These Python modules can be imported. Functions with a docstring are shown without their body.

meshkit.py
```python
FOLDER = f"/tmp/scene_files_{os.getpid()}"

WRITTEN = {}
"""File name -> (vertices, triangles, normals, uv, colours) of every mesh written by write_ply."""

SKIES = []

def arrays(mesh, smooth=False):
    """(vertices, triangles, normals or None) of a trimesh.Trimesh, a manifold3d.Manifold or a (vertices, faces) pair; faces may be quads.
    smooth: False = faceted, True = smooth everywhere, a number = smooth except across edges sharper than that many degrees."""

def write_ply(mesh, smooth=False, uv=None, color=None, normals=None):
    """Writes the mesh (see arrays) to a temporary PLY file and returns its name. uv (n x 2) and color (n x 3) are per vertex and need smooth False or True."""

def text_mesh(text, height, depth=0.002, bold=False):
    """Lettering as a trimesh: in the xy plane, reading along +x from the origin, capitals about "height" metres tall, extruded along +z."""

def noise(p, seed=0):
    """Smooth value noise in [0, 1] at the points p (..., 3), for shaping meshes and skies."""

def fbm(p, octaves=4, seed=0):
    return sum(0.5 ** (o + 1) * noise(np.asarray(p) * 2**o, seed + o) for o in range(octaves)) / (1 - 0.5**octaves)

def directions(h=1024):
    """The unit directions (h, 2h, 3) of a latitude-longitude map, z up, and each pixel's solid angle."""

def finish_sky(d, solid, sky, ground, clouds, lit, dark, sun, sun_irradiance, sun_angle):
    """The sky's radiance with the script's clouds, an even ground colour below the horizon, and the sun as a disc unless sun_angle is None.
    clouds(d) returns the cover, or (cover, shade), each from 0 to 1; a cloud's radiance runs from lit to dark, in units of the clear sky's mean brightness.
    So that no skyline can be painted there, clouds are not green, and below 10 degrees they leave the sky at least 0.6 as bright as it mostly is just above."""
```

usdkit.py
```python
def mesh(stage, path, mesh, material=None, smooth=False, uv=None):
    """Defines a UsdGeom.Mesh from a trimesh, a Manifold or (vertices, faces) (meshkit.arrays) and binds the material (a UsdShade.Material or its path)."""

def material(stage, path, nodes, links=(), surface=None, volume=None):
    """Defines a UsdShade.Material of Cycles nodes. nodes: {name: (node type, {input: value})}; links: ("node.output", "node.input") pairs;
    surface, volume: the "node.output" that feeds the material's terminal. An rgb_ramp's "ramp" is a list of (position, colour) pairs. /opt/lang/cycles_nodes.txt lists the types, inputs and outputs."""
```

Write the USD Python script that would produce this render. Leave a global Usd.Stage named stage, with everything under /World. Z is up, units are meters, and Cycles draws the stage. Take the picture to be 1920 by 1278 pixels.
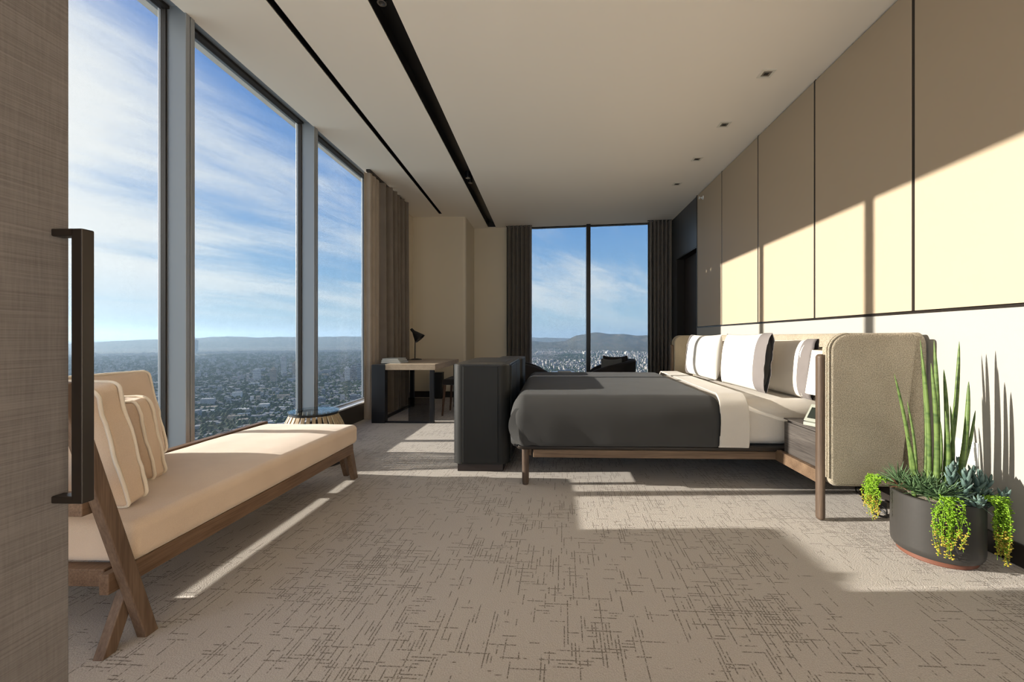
import math
import numpy as np
import trimesh
import manifold3d as mf
from shapely.geometry import Polygon
import usdkit
import meshkit
from pxr import Usd, UsdGeom, UsdLux, UsdShade, Gf, Sdf, Vt

stage = Usd.Stage.CreateInMemory()
UsdGeom.SetStageUpAxis(stage, 'Z')
UsdGeom.SetStageMetersPerUnit(stage, 1.0)
UsdGeom.Xform.Define(stage, '/World')
UsdGeom.Scope.Define(stage, '/World/Looks')
rng = np.random.default_rng(7)

# ------------------------------------------------------------------ node helper
class O:
    def __init__(s, name): s.name = name
    def __getitem__(s, k): return s.name + '.' + k

class G:
    def __init__(s): s.nodes, s.links, s.k = {}, [], 0
    def n(s, kind, **inp):
        s.k += 1
        name = f'n{s.k}'
        vals = {}
        for k, v in inp.items():
            if isinstance(v, str) and '.' in v and v.split('.')[0] in s.nodes: s.links.append((v, f'{name}.{k}'))
            else: vals[k] = v
        s.nodes[name] = (kind, vals)
        return O(name)
    def m(s, op, a, b=0.0, c=None):
        kw = dict(math_type=op, value1=a, value2=b)
        if c is not None: kw['value3'] = c
        return s.n('math', **kw)['value']
    def mix(s, fac, a, b, t='mix'): return s.n('mix', mix_type=t, fac=fac, color1=a, color2=b)['color']
    def rng(s, v, a, b, lo=0.0, hi=1.0, kind='linear'):
        return s.n('map_range', range_type=kind, value=v, from_min=a, from_max=b, to_min=lo, to_max=hi, clamp=True)['result']
    def out(s, name, surface=None, volume=None):
        return usdkit.material(stage, '/World/Looks/' + name, s.nodes, s.links, surface=surface, volume=volume)

# ------------------------------------------------------------------ camera
HA, FPX = 36.0, 780.0
cam = UsdGeom.Camera.Define(stage, '/World/camera')
cam.CreateHorizontalApertureAttr(HA)
cam.CreateFocalLengthAttr(FPX / 1920 * HA)
cam.CreateHorizontalApertureOffsetAttr(-51 / 1920 * HA)
cam.CreateVerticalApertureOffsetAttr(-7 / 1920 * HA)
cam.CreateClippingRangeAttr(Gf.Vec2f(0.05, 100000.0))
cam.CreateFStopAttr(0.0)
cam.CreateExposureAttr(0.87)
_x = UsdGeom.Xformable(cam)
_x.AddTranslateOp().Set((0, 0, 1.07))
_x.AddRotateZOp().Set(math.degrees(math.atan(25 / FPX)))
_x.AddRotateXOp().Set(90.0)

# ------------------------------------------------------------------ sun and sky
SUN_DIR = np.array([1.0, 0.05, -0.257])
SUN_DIR /= np.linalg.norm(SUN_DIR)
SUN_INTENSITY = 50500.0
SKY_STRENGTH = 1.42
sun = UsdLux.DistantLight.Define(stage, '/World/sun')
sun.CreateIntensityAttr(SUN_INTENSITY)
sun.CreateAngleAttr(0.53)
sun.CreateColorAttr(Gf.Vec3f(1.0, 0.935, 0.85))
UsdGeom.Xformable(sun).AddTransformOp().Set(Gf.Matrix4d().SetRotate(Gf.Rotation(Gf.Vec3d(0, 0, -1), Gf.Vec3d(*map(float, SUN_DIR)))))

g = G()
tc = g.n('texture_coordinate')['generated']
sp = g.n('separate_xyz', vector=tc)
zc = g.m('maximum', sp['z'], 0.0)
base = g.n('rgb_ramp', fac=zc, ramp=[(0, (.46, .58, .66)), (.05, (.36, .55, .70)), (.13, (.25, .46, .72)), (.28, (.14, .33, .68)), (.5, (.075, .22, .58)), (1, (.04, .13, .42))])['color']
sdot = g.n('vector_math', math_type='dot_product', vector1=tc, vector2=tuple(-SUN_DIR))['value']
glow = g.m('power', g.m('maximum', sdot, 0.0), 5.0)
den = g.m('add', zc, 0.13)
cx = g.m('divide', sp['x'], den)
cy = g.m('divide', sp['y'], den)
# streaky cirrus: rotate, stretch
a = math.radians(62)
u = g.m('add', g.m('multiply', cx, math.cos(a)), g.m('multiply', cy, math.sin(a)))
v = g.m('subtract', g.m('multiply', cy, math.cos(a)), g.m('multiply', cx, math.sin(a)))
pc = g.n('combine_xyz', x=g.m('multiply', u, 0.45), y=g.m('multiply', v, 1.35), z=3.7)['vector']
warp = g.n('noise_texture', vector=pc, scale=0.9, detail=2.0)['color']
pw = g.n('vector_math', math_type='multiply_add', vector1=warp, vector2=(.55, .55, 0), vector3=pc)['vector']
n1 = g.n('noise_texture', vector=pw, scale=1.15, detail=8.0, roughness=0.62)['fac']
n2 = g.n('noise_texture', vector=pc, scale=0.42, detail=2.0)['fac']
cov = g.m('add', g.m('multiply', g.m('subtract', n1, 0.5), 1.0), g.m('multiply', g.m('subtract', n2, 0.5), 0.9))
cov = g.m('add', cov, g.m('multiply', glow, 1.15))
mask = g.rng(cov, -0.115, 0.27, 0.0, 0.92, 'smoothstep')
mask = g.m('multiply', mask, g.rng(sp['z'], 0.02, 0.12, 0.25, 1.0))
cloud = g.mix(glow, (.78, .82, .84), (1.02, .96, .87))
col = g.mix(mask, base, cloud)
col = g.mix(g.m('multiply', glow, 0.8), col, (.55, .50, .42), 'add')
bg = g.n('background_shader', color=col, strength=SKY_STRENGTH)
skymat = g.out('sky', surface=bg['background'])
sky = UsdLux.DomeLight.Define(stage, '/World/sky')
sky.CreateIntensityAttr(1.0)
UsdShade.MaterialBindingAPI.Apply(sky.GetPrim()).Bind(skymat)

# ------------------------------------------------------------------ materials
def principled(g, color, rough=0.6, **kw): return g.n('principled_bsdf', base_color=color, roughness=rough, **kw)['BSDF']

def plain(name, color, rough=0.5, metallic=0.0, spec=0.5, bumpy=0.0, scale=60.0, **kw):
    g = G()
    if bumpy:
        p = g.n('geometry')['position']
        nz = g.n('noise_texture', vector=p, scale=scale, detail=3.0)['fac']
        kw['normal'] = g.n('bump', height=nz, strength=1.0, distance=bumpy)['normal']
    return g.out(name, surface=principled(g, color, rough, metallic=metallic, specular_ior_level=spec, **kw))

def stretched(g, scale, detail=3.0, rough=0.55, dist=0.0):
    p = g.n('geometry')['position']
    q = g.n('vector_math', math_type='multiply', vector1=p, vector2=scale)['vector']
    return g.n('noise_texture', vector=q, scale=1.0, detail=detail, roughness=rough, distortion=dist)['fac']

def wood(name, dark, light, axis=1, rough=0.5, fine=160.0):
    g = G()
    s = [fine] * 3
    s[axis] = fine / 28
    n = stretched(g, tuple(s), 4.0, 0.6, 0.4)
    s2 = [14.0] * 3
    s2[axis] = 1.0
    n2 = stretched(g, tuple(s2), 2.0)
    f = g.rng(g.m('add', g.m('multiply', n, 0.6), g.m('multiply', n2, 0.4)), 0.34, 0.66)
    c = g.mix(f, dark, light)
    b = g.n('bump', height=n, strength=0.35, distance=0.001)['normal']
    return g.out(name, surface=principled(g, c, rough, normal=b, specular_ior_level=0.35))

def fabric(name, c1, c2, scale=700.0, rough=0.9, sheen=0.15, bump=0.0008, blotch=0.12):
    g = G()
    p = g.n('geometry')['position']
    n = g.n('noise_texture', vector=p, scale=scale, detail=2.0)['fac']
    n2 = g.n('noise_texture', vector=p, scale=6.0, detail=3.0)['fac']
    f = g.rng(g.m('add', n, g.m('multiply', g.m('subtract', n2, 0.5), blotch * 4)), 0.3, 0.7)
    c = g.mix(f, c1, c2)
    b = g.n('bump', height=n, strength=0.6, distance=bump)['normal']
    return g.out(name, surface=principled(g, c, rough, sheen_weight=sheen, normal=b, specular_ior_level=0.2))

M = {}
M['ceiling'] = plain('ceiling_paint', (.87, .805, .715), 0.9, spec=0.15)
M['cream'] = plain('cream_paint', (.66, .59, .47), 0.85, spec=0.2, bumpy=.0004, scale=150)
M['lower_wall'] = plain('pale_wallcovering', (.385, .365, .328), 0.8, spec=0.2, bumpy=.0004, scale=220)
M['panel'] = plain('taupe_panel', (.455, .36, .255), 0.55, spec=0.3)
M['bronze'] = plain('dark_bronze', (.026, .020, .016), 0.35, metallic=0.3)
M['black'] = plain('matt_black', (.012, .011, .011), 0.45)
M['slot'] = plain('slot_black', (.010, .009, .009), 0.35)
M['skirting'] = plain('dark_skirting', (.022, .017, .014), 0.4)
M['aluminium'] = plain('silver_aluminium', (.34, .36, .38), 0.45, metallic=0.6)
M['sill'] = plain('pale_sill', (.66, .68, .70), 0.35)
M['curb'] = plain('dark_curb', (.050, .043, .037), 0.45)
M['header'] = plain('blue_grey_panel', (.085, .085, .09), 0.38, metallic=0.35)
M['dark_wood'] = wood('dark_door_wood', (.010, .006, .005), (.030, .018, .013), 2)
M['daybed_wood'] = wood('brown_oak', (.105, .058, .033), (.235, .145, .088), 1)
M['daybed_leg'] = wood('brown_oak_upright', (.095, .056, .034), (.205, .132, .085), 2)
M['bed_wood'] = wood('walnut_rail', (.085, .052, .032), (.205, .135, .083), 0)
M['leg_wood'] = wood('walnut_post', (.045, .029, .020), (.125, .085, .058), 2)
M['nightstand_wood'] = wood('smoked_oak', (.040, .034, .031), (.105, .092, .082), 1)
M['desk_top'] = wood('pale_desk_oak', (.36, .28, .20), (.50, .40, .29), 1)
M['slat_wood'] = wood('pale_slat', (.38, .28, .17), (.58, .45, .29), 2)
M['console'] = wood('black_oak', (.006, .0062, .0056), (.0085, .0088, .008), 2, rough=0.5)
M['console_top'] = wood('black_oak_top', (.018, .017, .016), (.045, .041, .038), 1, rough=0.3)
M['plinth'] = plain('plinth_brown', (.018, .010, .008), 0.5)
M['desk_black'] = plain('blackened_steel', (.012, .013, .016), 0.32, metallic=0.2)
M['velvet'] = fabric('peach_velvet', (.64, .485, .35), (.735, .575, .43), 500, 0.85, 0.35)
M['piping'] = fabric('cream_piping', (.82, .72, .58), (.88, .79, .66), 500)
M['boucle'] = fabric('headboard_weave', (.20, .17, .122), (.46, .40, .305), 190, 0.95, 0.15, .005, .05)
M['duvet'] = fabric('charcoal_linen', (.039, .0385, .0375), (.049, .0485, .047), 600, 0.8, 0.04)
M['linen'] = fabric('white_linen', (.64, .615, .565), (.70, .675, .625), 500, 0.8, 0.1)
M['sheet'] = fabric('ivory_sheet', (.60, .555, .49), (.68, .63, .56), 500, 0.8, 0.1)
M['band'] = fabric('ivory_band', (.54, .50, .445), (.61, .57, .51), 500, 0.8, 0.08)
M['flange'] = fabric('grey_flange', (.145, .128, .122), (.20, .178, .17), 500, 0.7, 0.1)
M['curtain'] = fabric('taupe_curtain', (.145, .122, .102), (.205, .174, .146), 260, 0.85, 0.15, .001)
M['curtain_pale'] = fabric('pale_curtain_lining', (.30, .25, .20), (.38, .32, .26), 260, 0.85, 0.15, .001)
M['chair'] = fabric('chair_black', (.012, .010, .010), (.024, .020, .019), 400, 0.85, 0.1)
M['cushion_grey'] = fabric('cushion_charcoal', (.075, .078, .08), (.105, .108, .11), 500)
M['chair_leg'] = wood('chair_leg_brown', (.05, .022, .012), (.11, .055, .03), 2)
M['white'] = plain('white_plastic', (.78, .78, .77), 0.4)
M['trim_white'] = plain('white_trim', (.72, .68, .60), 0.6)
M['baffle'] = plain('grey_baffle', (.20, .175, .14), 0.5)
M['chrome'] = plain('chrome', (.75, .74, .72), 0.15, metallic=1.0)
M['pot'] = plain('graphite_glaze', (.038, .035, .032), 0.42, bumpy=.0006, scale=30)
M['copper'] = plain('terracotta_foot', (.15, .055, .032), 0.55)
M['soil'] = plain('gravel', (.34, .29, .22), 0.95, bumpy=.006, scale=160)
M['screen'] = plain('dark_screen', (.018, .022, .018), 0.15)
M['grey_case'] = plain('grey_case', (.30, .31, .26), 0.4)
M['paper'] = plain('grey_paper', (.36, .38, .36), 0.7)
M['paper2'] = plain('paper_edge', (.50, .51, .49), 0.8)
M['book_blue'] = plain('navy_cover', (.020, .027, .050), 0.4)
M['table_top'] = plain('pale_stone', (.50, .52, .56), 0.25)
M['lamp_shade'] = plain('lamp_shade_cream', (.80, .72, .58), 0.8)
M['lamp_base'] = plain('lamp_base_beige', (.45, .36, .25), 0.5)

def thin_glass(name, tint, gloss=1.0):                        # a pane: clear, with a mirror part that grows at grazing angles
    g = G()
    f = g.n('layer_weight', blend=0.5)['facing']
    fr = g.m('multiply_add', g.m('power', f, 5.0), 0.35 * gloss, 0.016 * gloss)
    tr = g.n('transparent_bsdf', color=tint)
    gl = g.n('glossy_bsdf', color=(.9, .9, .9), roughness=0.0)
    return g.out(name, surface=g.n('mix_closure', fac=fr, closure1=tr['BSDF'], closure2=gl['BSDF'])['closure'])
M['glass'] = thin_glass('window_glass', (.610, .612, .606), 0.5)
M['clear_glass'] = thin_glass('clear_glass', (.985, .985, .985))
M['smoked'] = thin_glass('smoked_glass', (.50, .50, .51))
M['table_glass'] = thin_glass('grey_glass', (.72, .78, .80), 2.0)

# door leaf: woven grass-cloth with fine horizontal threads
g = G()
n = stretched(g, (5.0, 5.0, 420.0), 3.0, 0.6)
n2 = stretched(g, (240.0, 240.0, 14.0), 2.0)
n3 = stretched(g, (1.5, 1.5, 30.0), 2.0)
f = g.rng(g.m('add', g.m('add', g.m('multiply', n, 0.6), g.m('multiply', n2, 0.25)), g.m('multiply', n3, 0.15)), 0.36, 0.64)
c = g.mix(f, (.132, .118, .111), (.205, .187, .178))
b = g.n('bump', height=n, strength=0.5, distance=.0012)['normal']
M['grasscloth'] = g.out('woven_grasscloth', surface=principled(g, c, 0.75, normal=b, specular_ior_level=0.25))

# carpet: taupe loop pile with dark woven dashes running both ways
def dashes(g, across, along, pitch, length, seed, thr):
    q = g.m('divide', across, pitch)
    cell = g.m('floor', q)
    fr = g.m('fraction', q)
    jit = g.n('white_noise_texture', dimensions='1D', w=g.m('add', cell, seed))['value']
    vec = g.n('combine_xyz', x=g.m('multiply', cell, 7.31), y=g.m('add', g.m('divide', along, length), g.m('multiply', jit, 50.0)), z=seed)['vector']
    nz = g.n('noise_texture', vector=vec, scale=1.0, detail=1.0)['fac']
    seg = g.rng(g.m('subtract', nz, thr), -0.006, 0.006)
    line = g.m('multiply', g.rng(fr, 0.04, 0.11), g.rng(fr, 0.45, 0.38))
    return g.m('multiply', seg, line)
g = G()
p = g.n('geometry')['position']
rot = g.n('vector_rotate', rotate_type='z_axis', vector=p, angle=math.radians(1.5))['vector']
s = g.n('separate_xyz', vector=rot)
clus = g.n('noise_texture', vector=p, scale=1.9, detail=2.0)['fac']
cl = g.m('multiply', g.m('subtract', clus, 0.5), 0.55)
dA = dashes(g, s['x'], s['y'], 0.0128, 0.17, 3.0, g.m('subtract', 0.575, cl))
dB = dashes(g, s['y'], s['x'], 0.0145, 0.15, 11.0, g.m('subtract', 0.605, cl))
loop = g.n('voronoi_texture', vector=p, scale=170.0)['distance']
fine = g.n('noise_texture', vector=p, scale=240.0, detail=2.0)['fac']
mask = g.m('multiply', g.m('maximum', dA, dB), g.rng(loop, 0.85, 0.45))
mask = g.m('multiply', mask, 0.82)
basec = g.mix(g.rng(fine, 0.3, 0.7), (.41, .368, .324), (.505, .46, .412))
c = g.mix(mask, basec, (.115, .092, .072))
ht = g.m('subtract', 1.0, loop)
b = g.n('bump', height=g.m('add', ht, g.m('multiply', fine, 0.5)), strength=0.5, distance=.003)['normal']
M['carpet'] = g.out('woven_carpet', surface=principled(g, c, 0.95, normal=b, specular_ior_level=0.1, sheen_weight=0.1))

# plants
def leafmat(name, c1, c2, band=0.0, translucent=0.15, rough=0.45):
    g = G()
    p = g.n('geometry')['position']
    n = g.n('noise_texture', vector=p, scale=35.0, detail=3.0)['fac']
    f = g.rng(n, 0.3, 0.7)
    if band:
        q = g.n('vector_math', math_type='multiply', vector1=p, vector2=(9.0, 9.0, 42.0))['vector']
        bn = g.n('noise_texture', vector=q, scale=1.0, detail=2.0)['fac']
        f = g.rng(g.m('add', g.m('multiply', f, 0.25), bn), 0.36, 0.72)
    c = g.mix(f, c1, c2)
    pr = principled(g, c, rough, specular_ior_level=0.4)
    tl = g.n('translucent_bsdf', color=c)
    return g.out(name, surface=g.n('mix_closure', fac=translucent, closure1=pr, closure2=tl['BSDF'])['closure'])
M['snake'] = leafmat('snake_leaf', (.035, .075, .016), (.125, .19, .048), 1.0, 0.06)
M['spiky'] = leafmat('spiky_leaf', (.05, .105, .045), (.17, .27, .125), 0, 0.15)
M['blue_leaf'] = leafmat('blue_green_leaf', (.065, .115, .098), (.155, .235, .205), 0, 0.1, 0.55)
M['dark_leaf'] = leafmat('dark_leaf', (.04, .075, .055), (.12, .17, .13), 0, 0.1)
M['lime'] = leafmat('lime_bead', (.15, .32, .012), (.33, .55, .04), 0, 0.3)
M['yellow'] = leafmat('yellow_bead', (.42, .36, .04), (.62, .46, .08), 0, 0.3)
M['brown_leaf'] = leafmat('brown_leaf', (.07, .03, .018), (.19, .09, .05), 0, 0.1)

# ------------------------------------------------------------------ mesh helpers
def cat(ms):
    out_v, out_f, k = [], [], 0
    for m in ms:
        v, f = (np.asarray(m.vertices), np.asarray(m.faces)) if hasattr(m, 'vertices') else m
        f = np.asarray(f)
        if f.shape[1] == 4: f = np.vstack([f[:, [0, 1, 2]], f[:, [0, 2, 3]]])
        out_v.append(np.asarray(v, float)); out_f.append(f + k); k += len(v)
    return trimesh.Trimesh(np.vstack(out_v), np.vstack(out_f), process=False)

def box(x0, x1, y0, y1, z0, z1):
    m = trimesh.creation.box([abs(x1 - x0), abs(y1 - y0), abs(z1 - z0)])
    m.apply_translation([(x0 + x1) / 2, (y0 + y1) / 2, (z0 + z1) / 2])
    return m

def rbox(x0, x1, y0, y1, z0, z1, r, k=4, m=1):
    """a box with rounded edges; r one radius or three; m inner divisions per axis"""
    lo, hi = np.array([x0, y0, z0], float), np.array([x1, y1, z1], float)
    r = np.minimum(np.broadcast_to(r, 3).astype(float), (hi - lo) / 2 * .999)
    m = np.broadcast_to(m, 3)
    ax = []
    for i in range(3):
        t = 1 - np.tan(np.linspace(np.pi / 4, 0, k + 1))
        inner = np.linspace(lo[i] + r[i], hi[i] - r[i], m[i] + 1)
        ax.append(np.concatenate([lo[i] + r[i] * t[:-1], inner, (hi[i] - r[i] * t[:-1])[::-1]]))
    vs, fs, n = [], [], 0
    for d in range(3):
        a, b = (d + 1) % 3, (d + 2) % 3
        A, B = np.meshgrid(ax[a], ax[b], indexing='ij')
        na, nb = A.shape
        idx = np.arange(na * nb).reshape(na, nb)
        q = np.stack([idx[:-1, :-1], idx[1:, :-1], idx[1:, 1:], idx[:-1, 1:]], -1).reshape(-1, 4)
        for side in (0, 1):
            P = np.zeros((na * nb, 3))
            P[:, a], P[:, b], P[:, d] = A.ravel(), B.ravel(), (lo, hi)[side][d]
            vs.append(P); fs.append((q if side else q[:, ::-1]) + n); n += len(P)
    P, Q = np.vstack(vs), np.vstack(fs)
    c = np.clip(P, lo + r, hi - r)
    d = (P - c) / r
    L = np.linalg.norm(d, axis=1, keepdims=True)
    P = c + d / np.maximum(L, 1e-9) * r
    t = trimesh.Trimesh(P, np.vstack([Q[:, [0, 1, 2]], Q[:, [0, 2, 3]]]), process=False)
    t.merge_vertices(digits_vertex=6)
    return t

def tube(pts, rad, sides=8, closed=False):
    p = np.asarray(pts, float)
    rad = np.broadcast_to(rad, (len(p),))
    t = np.roll(p, -1, 0) - np.roll(p, 1, 0) if closed else np.gradient(p, axis=0)
    t /= np.linalg.norm(t, axis=1, keepdims=True) + 1e-12
    w3 = np.linalg.svd(p - p.mean(0))
    ref = w3[2][2] if w3[1][1] > 1e-6 else (np.array([0, 0, 1.0]) if np.abs(t[:, 2]).mean() < 0.7 else np.array([1.0, 0.2, 0]))
    a = np.cross(t, ref); a /= np.linalg.norm(a, axis=1, keepdims=True) + 1e-12
    b = np.cross(t, a)
    ang = np.arange(sides) * 2 * np.pi / sides
    v = p[:, None] + rad[:, None, None] * (np.cos(ang)[None, :, None] * a[:, None] + np.sin(ang)[None, :, None] * b[:, None])
    n = len(p)
    rows = n if closed else n - 1
    i, j = np.meshgrid(np.arange(rows), np.arange(sides), indexing='ij')
    i2 = (i + 1) % n
    q = np.stack([i * sides + j, i * sides + (j + 1) % sides, i2 * sides + (j + 1) % sides, i2 * sides + j], -1).reshape(-1, 4)
    f = np.vstack([q[:, [0, 2, 1]], q[:, [0, 3, 2]]])
    v = v.reshape(-1, 3)
    if not closed:
        v = np.vstack([v, p[:1], p[-1:]])
        k = len(v)
        j = np.arange(sides)
        f = np.vstack([f, np.stack([np.full(sides, k - 2), j, (j + 1) % sides], 1)[:, [0, 1, 2]], np.stack([np.full(sides, k - 1), (n - 1) * sides + (j + 1) % sides, (n - 1) * sides + j], 1)])
    t = trimesh.Trimesh(v, f, process=False)
    if t.volume < 0: t.invert()
    return t

def lathe(prof, cx, cy, n=48):
    m = trimesh.creation.revolve(np.array(prof, float), sections=n)
    m.apply_translation([cx, cy, 0])
    return m

def bar(p0, p1, w, d, up=(0, 0, 1)):
    """a straight rectangular bar from p0 to p1, w wide (across), d deep (along up-ish)"""
    p0, p1 = np.array(p0, float), np.array(p1, float)
    t = p1 - p0; L = np.linalg.norm(t); t /= L
    a = np.cross(t, up); a /= np.linalg.norm(a)
    b = np.cross(a, t)
    m = rbox(-w / 2, w / 2, -d / 2, d / 2, 0, L, min(w, d) * .12, 2)
    R = np.eye(4); R[:3, 0], R[:3, 1], R[:3, 2], R[:3, 3] = a, b, t, p0
    m.apply_transform(R)
    if np.linalg.det(R[:3, :3]) < 0: m.invert()
    return m

def rot(m, axis, deg, at=(0, 0, 0)):
    m = m.copy()
    m.apply_transform(trimesh.transformations.rotation_matrix(math.radians(deg), axis, at))
    return m

def fb(p, s, seed=0, o=3): return meshkit.fbm(np.asarray(p) * s, o, seed) - 0.5

# ------------------------------------------------------------------ scene helpers
used = {}
def numbered(parent, name):
    k = used.get((parent, name), -1) + 1
    used[(parent, name)] = k
    return name if k == 0 else f'{name}_{k:03d}'

class Thing:
    def __init__(s, path, loc): s.path, s.loc = path, np.array(loc, float)

def keys(prim, label=None, category=None, group=None, kind=None):
    for k, v in (('label', label), ('category', category), ('group', group), ('kind', kind)):
        if v: prim.SetCustomDataByKey(k, v)

def thing(name, label, category, loc=(0, 0, 0), group=None, kind=None, rotz=0.0):
    path = '/World/' + numbered('/World', name)
    x = UsdGeom.Xform.Define(stage, path)
    x.AddTranslateOp().Set(tuple(map(float, loc)))
    if rotz: x.AddRotateZOp().Set(float(rotz))
    keys(x.GetPrim(), label, category, group, kind)
    return Thing(path, loc)

def part(name, mesh, mat, parent, smooth=30, label=None, kind=None, local=False):
    """one mesh under a thing or under a part; mesh is given in world coordinates unless local"""
    path = parent.path + '/' + numbered(parent.path, name)
    v, f = np.array(mesh.vertices, float), np.array(mesh.faces)
    if not local: v = v - parent.loc
    m = usdkit.mesh(stage, path, trimesh.Trimesh(v, f, process=False), M[mat], smooth)
    keys(m.GetPrim(), label, None, None, kind)
    return Thing(path, parent.loc)

def solo(name, mesh, mat, label, category, smooth=30, group=None, kind=None, loc=None):
    """a thing that is one mesh"""
    path = '/World/' + numbered('/World', name)
    v = np.array(mesh.vertices, float)
    if loc is None:
        loc = [(v[:, 0].min() + v[:, 0].max()) / 2, (v[:, 1].min() + v[:, 1].max()) / 2, v[:, 2].min()]
    loc = np.array(loc, float)
    m = usdkit.mesh(stage, path, trimesh.Trimesh(v - loc, mesh.faces, process=False), M[mat], smooth)
    m.AddTranslateOp().Set(tuple(map(float, loc)))
    keys(m.GetPrim(), label, category, group, kind)
    return Thing(path, loc)

def copy(src, loc, label, category, group=None, rotz=0.0, scale=None, name=None):
    nm = name or src.path.split('/')[-1]
    path = '/World/' + numbered('/World', nm)
    x = UsdGeom.Xform.Define(stage, path)
    x.GetPrim().GetReferences().AddInternalReference(src.path)
    x.GetPrim().SetInstanceable(True)
    x.ClearXformOpOrder()
    x.AddTranslateOp(opSuffix='at').Set(tuple(map(float, loc)))
    if rotz: x.AddRotateZOp(opSuffix='at').Set(float(rotz))
    if scale is not None: x.AddScaleOp(opSuffix='at').Set(Gf.Vec3f(*map(float, scale)))
    keys(x.GetPrim(), label, category, group)
    return Thing(path, loc)

# ================================================================== THE ROOM
CEIL = 3.22
XR = 2.19           # face of the right wall
XL = -2.44          # inner line of the glazed wall
XG = -2.57          # glass
def FARY(x): return 8.02 - 0.115 * x
YB = -7.0

solo('floor', box(-2.75, 2.75, YB, 8.6, -0.2, 0), 'carpet', 'taupe woven carpet with dark crosshatched dashes covering the whole room', 'carpet', False, kind='structure')

def skew(m):
    m = m.copy()
    m.vertices[:, 1] += -0.115 * m.vertices[:, 0]
    return m

# ceiling with two recessed slots
def slab_poly(pts, z0, z1):
    return trimesh.creation.extrude_polygon(Polygon(pts), z1 - z0, engine='earcut').apply_translation([0, 0, z0])
S1 = [(-1.745, 0.0), (-1.69, 0.0), (-1.925, 7.2), (-1.98, 7.2)]
S2 = [(-1.14, 0.0), (-0.985, 0.0), (-1.105, 8.09), (-1.26, 8.09)]
cpoly = Polygon([(XL, YB), (2.75, YB), (2.75, FARY(2.75) + .14), (XL - .1, FARY(XL) + .14), (XL - .1, 5.9), (XL, 5.9)])
for S in (S1, S2): cpoly = cpoly.difference(Polygon(S))
cm = trimesh.creation.extrude_polygon(cpoly, 0.12, engine='earcut').apply_translation([0, 0, CEIL])
solo('ceiling', cat([cm, skew(box(-2.8, 2.75, YB + .3, 8.14, CEIL + .12, CEIL + .3))]), 'ceiling', 'flat cream painted ceiling cut by two long dark slots', 'ceiling', False, kind='structure')
def slot(S, label):
    t = thing('trim_' + str(1 + used.get('slots', 0)), label, 'ceiling slot', (S[0][0], S[0][1], CEIL), kind='structure')
    used['slots'] = used.get('slots', 0) + 1
    S = np.array(S)
    n = 3
    inner = Polygon(S).buffer(0.0)
    wall = inner.buffer(-0.001).difference(inner.buffer(-0.007))
    part('slot_liner', trimesh.creation.extrude_polygon(wall, 0.10, engine='earcut').apply_translation([0, 0, CEIL + .004]), 'slot', t, False)
    part('slot_back', trimesh.creation.extrude_polygon(inner.buffer(-0.002), 0.012, engine='earcut').apply_translation([0, 0, CEIL + .10]), 'slot', t, False)
    return t
slot(S1, 'narrow dark linear slot in the ceiling along the windows')
slot(S2, 'wide dark linear slot in the ceiling holding small spotlights')

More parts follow.
